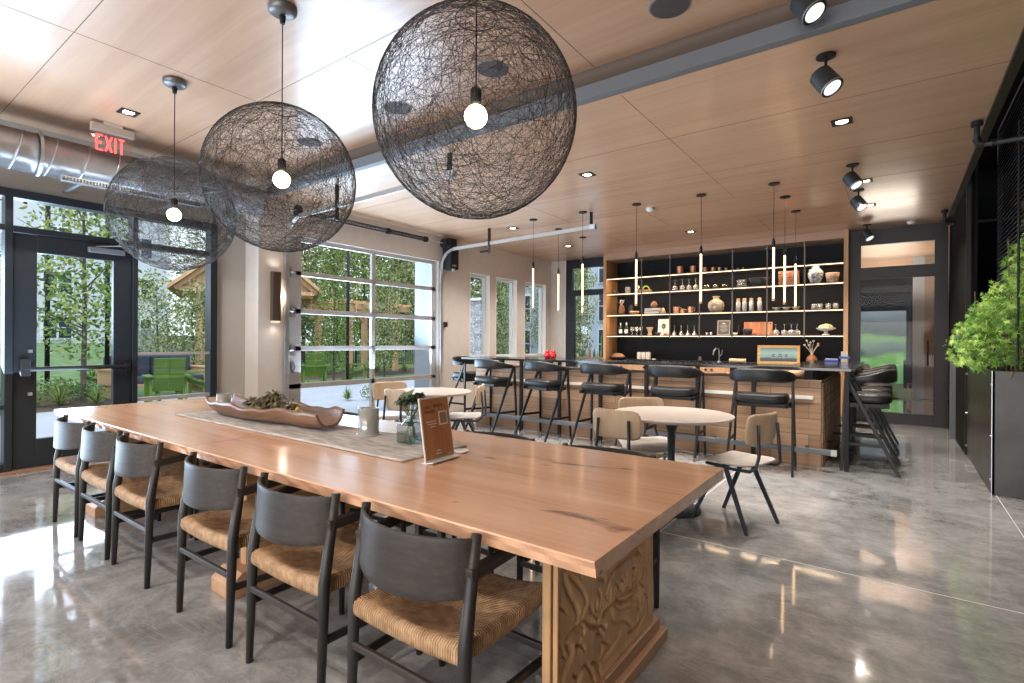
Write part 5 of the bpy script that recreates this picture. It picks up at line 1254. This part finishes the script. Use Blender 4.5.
for i in range(7):
    a = 6.28 * i / 7; x, y = .035 * cos(a), .035 * sin(a); tp_ = (.05 * cos(a + .3), .05 * sin(a + .3), .19 + .03 * rn.random()); tips.append(tp_)
    m.tube([(x, y, .01), (x * .1, y * .1, .12), tp_], .003, 5)
m.build('stems', mat('leaf_stem', (.05, .10, .04), .6), vz)
m = MB()
for i, tp_ in enumerate(tips * 3):
    q = tuft(tp_, .06, 14, rn, None, .5, .016); m.add(q.v, q.f)
m.build('leaves', leafmat('dark_leaves', [(.015, .03, .012), (.03, .055, .02), (.05, .075, .035)], .5, .1), vz)
m = MB().add([(0, 0, 0), (-.022, -.005, .03), (-.034, -.0, .065), (-.015, .0, .10), (.075, .02, .145), (.04, .012, .08), (.02, .004, .04)], [(0, 6, 1), (1, 6, 5, 2), (2, 5, 3), (3, 5, 4)])
o = m.build('large_leaf', mat('bright_leaf', (.07, .12, .025), .5), vz, solid=.002); o.location = (-.02, -.03, .18); o.scale = (.85, .85, .75)
# sign holder
sg = thing('tabletop_sign', 'small wood-look sign with a pale square in clear acrylic holder on the table', 'sign', (-1.695, 1.755, ZT), radians(0))
sg.rotation_euler = (0, radians(-9), radians(4))
MB().box(-.0035, .0035, -.102, .102, .004, .292).build('acrylic_holder', mat('acrylic_edge', (.62, .62, .62), .15, 0, .6), sg, bevel=.001)
MB().box(-.055, .045, -.102, .102, -.001, .004).build('acrylic_foot', mat('acrylic_foot', (.70, .68, .66), .1), sg)
MB().box(.0036, .0050, -.095, .095, .012, .285).build('card', wood('card_wood', (.25, .10, .045), (.34, .155, .075), (.42, .21, .11), 'z', 1.5, .35), sg)
tx = MB(); dkt = mat('sign_text_green', (.06, .06, .012), .6)
def word(mb, y0, z0, w, h, n, x=.0055):
    rn3 = random.Random(int(y0 * 1000) + n)
    for i in range(n):
        a = y0 + w * i / n; b = a + w / n * .62
        mb.box(.0050, x, a, a + w / n * .2, z0, z0 + h)
        k = rn3.choice((0, 1, 2))
        if k != 1: mb.box(.0050, x, a, b, z0 + h * .82, z0 + h)
        if k != 0: mb.box(.0050, x, a, b, z0, z0 + h * .18)
        if k == 2: mb.box(.0050, x, a, b, z0 + h * .42, z0 + h * .58)
        mb.box(.0050, x, b - w / n * .18, b, z0 + (h * .4 if k == 1 else 0), z0 + h)
word(tx, -.078, .240, .045, .013, 3); word(tx, -.010, .243, .065, .013, 5); word(tx, -.075, .219, .072, .013, 6)
tx.build('heading_text', dkt, sg)
tx = MB(); wt = mat('sign_text_white', (.62, .58, .52), .5)
word(tx, -.070, .178, .068, .005, 12); word(tx, -.066, .166, .066, .005, 11); word(tx, -.045, .154, .034, .005, 6)
word(tx, -.030, .030, .045, .005, 9); word(tx, .05, .02, .03, .003, 6)
tx.prism([(-.030 + .0, .042), (-.008, .050), (.016, .042), (-.008, .044)], .0050, .0055, axis='x'); tx.build('body_text', wt, sg)
MB().box(.0050, .0056, .018, .078, .158, .222).build('pale_square', wt, sg)
MB().box(.0056, .0060, .024, .072, .164, .216).build('grey_square', mat('grey_square', (.22, .18, .15), .6), sg)
lath('glass_pebble', 'small clear glass dish on the table behind the sign', 'dish', (-1.72, 1.93, ZT), [(.02, 0), (.04, .012), (.036, .014), (.015, .004)], M['white'], 20)
# ================================================================ planter vines
vn = MB(); rn = random.Random(21)
def maple(m, c, s, n_, t_):
    """five lobed leaf"""
    n_ = n_.normalized(); t_ = (t_ - n_ * t_.dot(n_)).normalized(); b = n_.cross(t_)
    P = []
    for k in range(11):
        a = radians(-150 + 30 * k); r = s * ((.95, .36)[k % 2]) * (1.35 if k in (4, 6) else 1); P.append(c + (t_ * cos(a) + b * sin(a)) * r + n_ * (-.18 * s * (k % 2 == 0)))
    P.append(c - t_ * s * .2)
    m.add(P + [c], [(12, i, i + 1) for i in range(11)] + [(12, 11, 0)])
for i in range(5600):
    # a sloping hedge: low at its left, tall towards the right
    x = rn.uniform(.50, 2.1); y = rn.uniform(5.98, 8.05)
    yy = (y - 5.98) / 2.17
    top = 1.52 + .75 * min(1, max(0, (x - .48) / .55)) + .25 * (1 - yy) * (x > .8) - .25 * yy
    shell = rn.random() ** .6
    z = 1.0 + (top - 1.0) * shell + rn.gauss(0, .05)
    if z < 1.08: z = 1.08 + rn.random() * .1
    n_ = Vector((rn.gauss(-.5, .5), rn.gauss(-.8, .5), rn.gauss(.5, .5)))
    maple(vn, Vector((x + rn.gauss(0, .03), y if rn.random() < .55 else 5.98 + rn.random() * .35, z)), rn.uniform(.024, .044), n_, Vector((rn.gauss(0, .5), rn.gauss(0, .3), -1)))
vt = thing('vine_plant', 'bushy bright green vine with lobed leaves filling the steel planter', 'plant', (0, 0, 0))
vn.build('foliage', M['leafC'], vt)
sv = MB()
for i in range(60):
    x = rn.uniform(.75, 2.0); y = rn.uniform(6.05, 8.0); h = 1.15 + .9 * min(1, (x - .6) / .6)
    sv.tube([(x, y, .96), (x + rn.gauss(0, .06), y + rn.gauss(0, .06), (h + .98) / 2), (x + rn.gauss(0, .12), y + rn.gauss(0, .1), h)], .005, 5)
for x, y, z in ((.72, 7.6, 1.75), (.82, 6.3, 2.1)): sv.tube([(x, y, 1.0), (x - .02, y, z - .3), (x - .03, y - .02, z + .12)], .006, 5)
sv.build('stems', mat('vine_stem', (.14, .09, .04), .7), vt)
# ================================================================ outdoors
def ground(name, pts, m, z0=-.12): 
    return None
struct(MB().box(-13.2, XS - .05, -14, 24, -.15, -.012).build('patio', M['concrete_out']))
# lawn: rises gently away from the house
def lawn(u, v):
    x = -13.2 - 60 * u; y = -30 + 90 * v
    return (x, y, -.02 + 1.0 * min(1, max(0, (-x - 17) / 24)) + .04 * sin(x * .8) * cos(y * .6))
o = MB().grid(lawn, 60, 60).build('lawn', M['lawn'], smooth=True); tag(o, kind='stuff', label='green lawn sloping up behind the patio', cat='grass')
struct(MB().box(-60, XS - 2, 24, 60, -.2, -.03).build('ground', M['lawn']))
def leaf_blob(rn, n, c, rad, size, m, hollow=.35):
    for i in range(n):
        while True:
            p = Vector((rn.uniform(-1, 1), rn.uniform(-1, 1), rn.uniform(-1, 1)))
            if hollow < p.length < 1: break
        q = Vector((c[0] + p.x * rad[0], c[1] + p.y * rad[1], c[2] + p.z * rad[2]))
        a = Vector((rn.gauss(0, 1), rn.gauss(0, 1), rn.gauss(0, 1))).normalized(); b = a.orthogonal().normalized(); s = size * rn.uniform(.6, 1.2)
        m.add([q - a * s, q + b * s * .5, q + a * s, q - b * s * .5], [(0, 1, 2, 3)])
def tree(name, label, loc, h, rc, seed, lm, size=.06, n=2600, tr=.05, trunk_h=.35, blobs=11, group=None, multi=1):
    t = thing(name, label, 'tree', loc, 0, group); rn = random.Random(seed)
    m = MB(); ends = []
    for q in range(multi):
        ox = rn.uniform(-.25, .25) * (multi > 1); oy = rn.uniform(-.25, .25) * (multi > 1)
        m.tube([(ox, oy, -.1), (ox * 1.3 + rn.gauss(0, .03), oy * 1.3 + rn.gauss(0, .03), h * .35), (ox * 1.8 + rn.gauss(0, .08), oy * 1.8, h * .7), (ox * 2, oy * 2, h * .95)], [tr, tr * .8, tr * .45, tr * .15], 7)
    for k in range(10):
        z = h * rn.uniform(trunk_h, .85); a = rn.uniform(0, 6.28); l = rc * rn.uniform(.5, 1)
        m.tube([(0, 0, z), (l * .5 * cos(a), l * .5 * sin(a), z + l * .25), (l * cos(a), l * sin(a), z + l * .55)], [tr * .35, tr * .22, tr * .08], 5)
    m.build('trunk', M['bark'], t)
    c = MB()
    for k in range(blobs):
        z = h * (trunk_h + (1 - trunk_h) * (k + .5) / blobs); f = sin(pi * min(.95, .2 + .75 * (k + .5) / blobs)); a = rn.uniform(0, 6.28); d = rc * .45 * rn.random()
        leaf_blob(rn, n // blobs, (d * cos(a), d * sin(a), z), (rc * f * .8 + .1, rc * f * .8 + .1, h * .9 / blobs + .25), size, c, .2)
    c.build('crown', lm, t)
    return t
# planting bed and the maple in front of the exit door
def bed(name, x0, x1, y0, y1, lab):
    m = MB().grid(lambda u, v: (x0 + (x1 - x0) * u, y0 + (y1 - y0) * v, -.01 + .06 * sin(pi * u) * sin(pi * v)), 20, 20)
    o = m.build(name, M['mulch'], smooth=True); return tag(o, lab, 'planting bed')
bed('planting_bed', -17.2, -12.2, -1.5, 3.95, 'brown mulch bed with plants outside the exit door')
bed('planting_bed', -20, -15.6, 9.6, 21, 'brown mulch bed behind the green chairs past the overhead door')
tree('young_tree', 'young leafy tree in the bed right behind the exit door glass', (-13.3, 3.42, 0), 5.4, 1.2, 3, M['leafA'], .06, 3600, .05, .24, 12)
tree('young_tree', 'leafy shrub tree behind the grey outdoor sofa', (-19.5, 6.9, 0), 3.2, 1.3, 9, M['leafB'], .055, 2400, .04, .15, 9)
tree('young_tree', 'pale green small tree in front of the timber gable', (-18.6, 7.7, 0), 2.9, 1.2, 19, M['leafB'], .05, 2400, .04, .25, 8)
tree('young_tree', 'small leafy tree outside at the far left edge of the photo', (-13.5, -.2, 0), 4.2, 1.2, 29, M['leafB'], .07, 2200, .05, .3, 9)
def plants(lab, spots, seed, group, h=.45, cols=None):
    rn = random.Random(seed)
    first = None
    for i, (x, y, s) in enumerate(spots):
        if first is None or i < 3:
            t = thing('bedding_plant', lab(i), 'plant', (x, y, 0), 0, group)
            m = MB()
            if i % 2 == 0: q = tuft((0, 0, .02), .36 * h / .45, 110, rn, None, 1.2, .014); m.add(q.v, q.f)
            else: leaf_blob(rn, 320, (0, 0, .22), (.33, .33, .22), .035, m, 0)
            m.build('leaves', M['leafD'] if i % 2 else M['leafA'], t); first = first or [t]; 
            if t is not first[0] and t not in first: first.append(t)
        else:
            t = dup(first[i % 2], (x, y, 0), rn.uniform(0, 6), lab(i), group)
        t.scale = (s,) * 3
rn = random.Random(31)
sp1 = [(-12.9 - .5 * (i % 4) + rn.uniform(-.15, .15), 2.15 + .11 * i + rn.uniform(-.1, .1), rn.uniform(.8, 1.25)) for i in range(16)]
plants(lambda i: ('spiky leaved bedding plant below the young tree outside the exit door', 'rounded small leaved bedding plant below the young tree outside the exit door')[i % 2], sp1, 5, 'bedding plants outside the exit door')
sp2 = [(-16.2 - rn.uniform(0, 2.5), 9.9 + .62 * i, rn.uniform(.8, 1.4)) for i in range(16)]
plants(lambda i: ('spiky leaved bedding plant in the bed beyond the overhead door', 'rounded small leaved bedding plant in the bed beyond the overhead door')[i % 2], sp2, 6, 'bedding plants beyond the overhead door')
sp3 = [(-9.6, 7.05, .7), (-9.3, 7.45, .75)]
plants(lambda i: ('left', 'right')[i] + ' small plant in the patio just outside the overhead door', sp3, 7, 'patio plants')
sp4 = [(-17.5 - rn.uniform(0, 2.0), 4.9 + .35 * i, rn.uniform(.9, 1.4)) for i in range(10)]
plants(lambda i: ('spiky low shrub at the lawn edge behind the outdoor sofa', 'rounded low shrub at the lawn edge behind the outdoor sofa')[i % 2], sp4, 8, 'shrubs at the lawn edge')
# woodland beyond the overhead door and the windows
WD = []
rn = random.Random(77)
pos = []
for i in range(12): pos.append((-21.5 - rn.uniform(0, 2), 14.6 + i * 2.2 + rn.uniform(-.5, .5)))
for i in range(10): pos.append((-27 - rn.uniform(0, 3), 12.5 + i * 3.6 + rn.uniform(-.7, .7)))
pos += [(-14.6, 10.2), (-15.0, 12.6), (-14.2, 15.2), (-12.2, 16.5), (-11.0, 14.2), (-12.5, 19.5), (-15.5, 21.0), (-10.2, 17.8)]
pos += [(-30, 24), (-33, 19)]
protos = []
def wlab(x, y):
    r = y / -x; far = x < -24
    if r > 1.1: return ('near ' if not far else 'distant ') + 'tree seen through the three white framed windows'
    if r < .62: return ('near ' if not far else 'distant ') + 'tall tree rising around the timber pavilion'
    return ('tall slender tree in the front row of woodland through the overhead door', 'tall slender tree in the back row of woodland through the overhead door')[far]
where = ('tall slender tree among the woodland seen through the overhead door', )
for i, (x, y) in enumerate(pos):
    if i < 3: 
        t = tree('woodland_tree', wlab(x, y), (x, y, 0), 9.0 - i, 1.7, 40 + i, (M['leafB'], M['leafA'], M['leafB'])[i], .10, 5200, .08, .14, 14, 'woodland trees beyond the patio'); protos.append(t)
    else:
        near = y < 22 and x > -16
        t = dup(protos[i % 3], (x, y, 0), rn.uniform(0, 6.28), wlab(x, y) if not near else ('slender patio tree behind the green chairs through the overhead door' if y / -x < 1.05 else 'slender patio tree close outside the white framed windows'), 'woodland trees beyond the patio' if not near else 'slender patio trees')
        s = rn.uniform(.85, 1.2) * (.62 if near else 1); t.scale = (s * (.8 if near else 1.1), s * (.8 if near else 1.1), s)
# white apartment building behind the lawn
ab = thing('apartment_building', 'white sided apartment building with dark windows beyond the lawn', 'building', (-46, 0, 0))
MB().box(-10, 0, -22, 17.2, 0, 14).build('wall', M['siding'], ab)
MB().box(.0, .35, -22, 17.2, 11.6, 11.8).box(0, .12, 17.0, 17.2, 0, 14).build('cornice', M['white'], ab)
for fl_ in range(4):
    for k in range(9):
        y = 15.2 - k * 4.3 - (.5 if k % 2 else 0); z = 1.3 + fl_ * 3.05
        w = MB(); w.box(.0, .09, y - .85, y + .85, z - .08, z + 1.58)
        f_ = w.build('window', M['white'], ab)
        p = MB()
        for s_ in (-1, 1): p.box(.09, .12, y + s_ * .40 - .33, y + s_ * .40 + .33, z + .05, z + .72).box(.09, .12, y + s_ * .40 - .33, y + s_ * .40 + .33, z + .80, z + 1.46)
        p.build('pane', M['winblue'], f_)
# timber pavilion
pv = thing('timber_pavilion', 'open timber pavilion with a pitched cedar roof beyond the patio', 'pavilion', (-21, 10.7, 0), radians(-26))
for x in (-1.8, 1.8):
    for y in (-1.6, 1.6):
        MB().box(x - .11, x + .11, y - .11, y + .11, 0, 2.95).build('post', M['cedar'], pv)
        MB().beam((x, y, 2.3), (x, y - math.copysign(.6, y), 2.95), .12, .12).build('brace', M['cedar'], pv)
MB().box(-2.2, 2.2, -2.0, -1.84, 2.95, 3.2).box(-2.2, 2.2, 1.84, 2.0, 2.95, 3.2).box(-2.0, -1.84, -2.2, 2.2, 2.9, 3.1).box(1.84, 2.0, -2.2, 2.2, 2.9, 3.1).build('beam', M['cedar'], pv)
rf = MB().prism([(-2.5, 3.0), (0, 5.1), (2.5, 3.0), (2.5, 3.14), (0, 5.3), (-2.5, 3.14)], -2.6, 2.6, axis='x'); rf.build('roof', M['cedar'], pv)
tr_ = MB().box(2.3, 2.4, -2.2, 2.2, 2.98, 3.12).beam((2.35, -2.3, 3.05), (2.35, 0, 5.05), .1, .14).beam((2.35, 2.3, 3.05), (2.35, 0, 5.05), .1, .14).beam((2.35, 0, 3.1), (2.35, 0, 5.0), .1, .12)
tr_.build('truss', M['cedar'], pv)
MB().prism([(-2.3, 3.1), (0, 5.05), (2.3, 3.1)], 2.10, 2.16, axis='x').build('gable_boards', M['cedar'], pv)
pg = thing('timber_pergola', 'low timber pergola frame seen through the upper panes of the overhead door', 'pergola', (-18.0, 13.7, 0))
pg.scale = (.85,) * 3
for x in (-1.2, 1.2):
    for y in (-1.35, 1.35): MB().box(x - .11, x + .11, y - .11, y + .11, 0, 2.95).build('post', M['cedar'], pg); MB().beam((x, y, 2.35), (x, y - math.copysign(.5, y), 2.95), .11, .11).build('brace', M['cedar'], pg)
MB().box(1.1, 1.3, -2.0, 2.2, 2.95, 3.2).box(-1.3, -1.1, -2.0, 2.2, 2.95, 3.2).build('beam', M['cedar'], pg)
for i in range(8): MB().box(-1.6, 1.6, -1.9 + i * .55, -1.8 + i * .55, 3.2, 3.33).build('rafter', M['cedar'], pg)
rs = MB().add([(1.7, -2.3, 3.1), (-1.7, -2.3, 3.1), (-1.7, -1.1, 5.2), (1.7, -1.1, 5.2)], [(0, 1, 2, 3)]); 
# adirondack chairs
def adir():
    t = thing('adirondack_chair', 'x', 'outdoor chair'); g = M['green']
    for s in (-1, 1): MB().beam((s * .175, .28, .40), (s * .175, -.42, .06), .05, .10).build('side_rail', g, t); MB().box(s * .30 - .045, s * .30 + .045, .26, .30, 0, .54).build('front_leg', g, t); MB().box(s * .32 - .07, s * .32 + .07, -.38, .36, .54, .565).build('armrest', g, t, bevel=.004); MB().beam((s * .30, -.30, 0), (s * .30, -.18, .54), .04, .08).build('rear_leg', g, t)
    for i in range(5): MB().beam((-.26, .28 - i * .12, .41 - i * .035), (.26, .28 - i * .12, .41 - i * .035), .10, .02, up=(0, -.28, 1)).build('seat_slat', g, t)
    for i, (z0, z1) in enumerate(((.25, .54), (.56, .70), (.72, .92))):
        for s in (-1, 1):
            MB().beam((s * .135, -.21 - .36 * (z0 - .25), z0), (s * .135, -.21 - .36 * (z1 - .25), z1), .262, .022, up=(0, -1, .3)).build('back_slat', g, t)
    MB().beam((-.29, -.34, .55), (.29, -.34, .55), .03, .06).build('back_rail', g, t)
    return t
ad = adir(); ad.location = (-12.15, 4.50, 0); ad.rotation_euler = (0, 0, radians(78)); ad['label'] = 'green slatted armchair with its back to the storefront window'; ad['group'] = 'green adirondack chairs'
for x, y, rz, l in ((-13.9, 9.05, 60, 'green slatted chair facing away, left in the overhead door view'), (-13.6, 10.35, -50, 'green slatted chair seen from the side in the overhead door view'),
                    (-13.0, 5.55, 150, 'green slatted chair half hidden by the right storefront frame'), (-12.3, 1.75, 40, 'green slatted chair outside the far left pane'), (-15.8, 4.35, 160, 'green chair partly hidden behind the young tree')):
    dup(ad, (x, y, 0), radians(rz), l, 'green adirondack chairs')
sf = thing('outdoor_sofa', 'outdoor sofa with timber frame and charcoal cushions on the patio', 'sofa', (-14.0, 4.95, 0), radians(-85))
MB().box(-1.0, 1.0, -.35, .40, .22, .30).box(-1.0, -.92, -.38, .42, 0, .62).box(.92, 1.0, -.38, .42, 0, .62).box(-1.06, -.90, -.40, .44, .60, .65).box(.90, 1.06, -.40, .44, .60, .65).build('frame', M['cedar'], sf, bevel=.01)
for s in (-1, 1): MB().box(s * .46 - .44, s * .46 + .44, -.32, .40, .31, .45).build('seat_cushion', M['cushion'], sf, bevel=.04, seg=3); MB().box(s * .46 - .44, s * .46 + .44, -.38, -.20, .45, .92).build('back_cushion', M['cushion'], sf, bevel=.05, seg=3)
ft = thing('patio_table', 'low timber patio table between sofa and green chair', 'table', (-13.05, 6.15, 0))
MB().box(-.45, .45, -.35, .35, .36, .42).build('table_top', M['cedar'], ft, bevel=.01)
for x in (-.38, .38):
    for y in (-.28, .28): MB().box(x - .04, x + .04, y - .04, y + .04, 0, .36).build('leg', M['cedar'], ft)
# garden poles with string lights
PL = [(-14.6, 3.14, 'black garden pole behind the exit door glass'), (-14.0, 4.02, 'black garden pole seen through the storefront window'), (-13.0, 9.55, 'black garden pole left in the overhead door view'), (-13.5, 10.9, 'black garden pole in the middle of the overhead door view'), (-11.5, 15.6, 'black garden pole outside the third window')]
gp_ = None
for x, y, l in PL:
    if gp_ is None:
        gp_ = thing('garden_pole', l, 'pole', (x, y, 0), 0, 'black garden poles'); MB().tube([(0, 0, 0), (0, 0, 4.6)], .045, 12).build('pole', M['blackm'], gp_, smooth=True); MB().lathe([(.10, 0), (.10, .02)], n=16).build('base_plate', M['blackm'], gp_); MB().tube([(0, 0, 4.5), (.12, 0, 4.5)], .01, 6).build('hook', M['blackm'], gp_)
    else: dup(gp_, (x, y, 0), 0, l, 'black garden poles')
sl_ = thing('string_lights', 'string of small bulbs hanging across the transom window view', 'string lights', (0, 0, 0))
def cat(p0, p1, sag, n=20):
    p0 = Vector(p0); p1 = Vector(p1); return [p0.lerp(p1, i / n) + Vector((0, 0, -4 * sag * (i / n) * (1 - i / n))) for i in range(n + 1)]
m = MB(); s2 = MB(); b3 = MB()
for p0, p1, sg_ in (((-14.6, 3.14, 4.55), (-11, -.6, 4.1), .35), ((-14.6, 3.14, 4.3), (-15, -4, 4.2), .5), ((-14.6, 3.14, 4.55), (-14, 4.02, 4.55), .1), ((-14, 4.02, 4.5), (-13.5, 10.9, 4.5), .5)):
    c = cat(p0, p1, sg_); m.tube(c, .012, 5)
    for q in c[1::2]: s2.lathe([(.03, -.10), (.035, -.02), (.012, 0)], q, 8); b3.sphere(q + Vector((0, 0, -.14)), .04, 8, 6)
m.build('cable', M['blackm'], sl_); s2.build('lamp_socket', M['blackm'], sl_); b3.build('bulb', mat('warm_bulb', (.7, .55, .35), .2), sl_)
# low fence, stone column
fc = thing('metal_fence', 'low dark metal fence along the woodland edge', 'fence', (-19.8, 16, 0))
m = MB().box(-.02, .02, -7, 9, 1.0, 1.04).box(-.02, .02, -7, 9, .15, .19); m.build('rail', M['blackm'], fc)
for i in range(9): MB().box(-.03, .03, -7 + i * 2 - .03, -7 + i * 2 + .03, 0, 1.1).build('post', M['blackm'], fc)
m = MB()
for i in range(107): m.box(-.008, .008, -7 + i * .15 - .008, -7 + i * .15 + .008, .19, 1.0)
m.build('balusters', M['blackm'], fc)
gt = thing('board_screen', 'pale grey board screen standing on the lawn', 'screen', (-24, 8.9, 0))
for i in range(12): MB().box(-.05, .05, -1.6 + i * .28, -1.6 + i * .28 + .26, .2, 1.45 + (.2 if i < 5 else 0)).build('board', mat('grey_board', (.30, .32, .34), .8) if i == 0 else bpy.data.materials['grey_board'], gt)
def stone_mat():
    m, nt, b = _new('pale_rubble_stone'); L = nt.links
    v = N(nt, 'ShaderNodeTexVoronoi', i_Scale=9.0); L.new(coords(nt, (1, 1, 1.7)), v.inputs['Vector'])
    v2 = N(nt, 'ShaderNodeTexVoronoi', i_Scale=9.0); v2.feature = 'DISTANCE_TO_EDGE'; L.new(coords(nt, (1, 1, 1.7)), v2.inputs['Vector'])
    mx = N(nt, 'ShaderNodeMix', data_type='RGBA'); L.new(ramp(nt, v2.outputs['Distance'], [(.0, (0, 0, 0)), (.06, (1, 1, 1))]), mx.inputs[0]); mx.inputs[6].default_value = (.12, .12, .12, 1)
    L.new(ramp(nt, v.outputs['Color'], [(.2, (.35, .35, .36)), (.8, (.68, .68, .70))]), mx.inputs[7]); L.new(mx.outputs[2], b.inputs['Base Color']); b.inputs['Roughness'].default_value = .85
    bump(nt, v2.outputs['Distance'], b, .6, .03); return m
stc = thing('stone_column', 'pale rubble stone column outside the first window', 'column', (-9.0, 10.75, 0))
MB().box(-.3, .3, -.3, .3, 0, 2.35).build('column_shaft', stone_mat(), stc, bevel=.02); MB().box(-.36, .36, -.36, .36, 2.35, 2.42).build('column_cap', M['white'], stc, bevel=.01)
# outside return of the wall beside the overhead door (white exterior pier)
struct(MB().box(XW - .75, XW - .201, 6.90, 7.35, 0, 3.6).build('wall_outer', mat('pale_grey_render', (.30, .32, .35), .8)))
# court beyond the dark glass door at the back left
nb = thing('neighbour_building', 'pale building with a grid of windows beyond the back glass door', 'building', (-9.5, 20.0, 0))
MB().box(-6, 6, 0, 4, 0, 9).build('wall', mat('pale_blue_render', (.45, .52, .60), .8), nb)
for i in range(6):
    for j in range(4):
        x = -4.6 + i * 1.5; z = .6 + j * 1.6
        f_ = MB().box(x - .55, x + .55, -.06, 0, z - .05, z + 1.25).build('window', M['white'], nb)
        MB().box(x - .48, x - .02, -.09, -.06, z, z + .57).box(x + .02, x + .48, -.09, -.06, z, z + .57).box(x - .48, x - .02, -.09, -.06, z + .63, z + 1.2).box(x + .02, x + .48, -.09, -.06, z + .63, z + 1.2).build('pane', M['winblue'], f_)
kc = thing('coffee_cart', 'small timber service cart with bottles behind the back glass door', 'cart', (-6.1, 11.7, 0))
MB().box(-.35, .45, -.25, .25, .86, .92).box(-.33, .43, -.23, .23, .3, .34).build('cart_top', M['cedar'], kc)
for x in (-.32, .42):
    for y in (-.22, .22): MB().box(x - .02, x + .02, y - .02, y + .02, 0, .86).build('leg', M['blackm'], kc)
bt = mat('teal_bottle', (.05, .25, .30), .2); rn = random.Random(2)
for i in range(7):
    o = MB().lathe([(.03, 0), (.032, .14), (.012, .18), (.012, .22)], n=12).build('cart_bottle', (bt, M['white'], M['copper'])[i % 3], smooth=True); o.location = (-6.35 + i * .1, 11.65 + .05 * (i % 2), .921)
    tag(o, ('first','second','third','fourth','fifth','sixth','seventh')[i] + ' small bottle from the left on the cart behind the back glass door', 'bottle', 'bottles on the cart')
ms = thing('menu_board', 'dark menu board with a green edge behind the back glass door', 'menu board', (-5.60, 11.5, 0))
MB().box(-.14, .14, -.02, .02, .35, 1.45).build('board', M['blackm'], ms); MB().box(-.155, -.14, -.02, .02, .35, 1.45).build('green_edge', emis('green_edge', (.1, .8, .25), .5), ms); MB().box(-.12, -.09, -.15, .15, 0, .35).box(.09, .12, -.15, .15, 0, .35).build('leg', M['blackm'], ms)
struct(MB().box(-9.5, -4.8, YB + .2, 19.9, -.15, -.02).build('patio', M['concrete_out']))
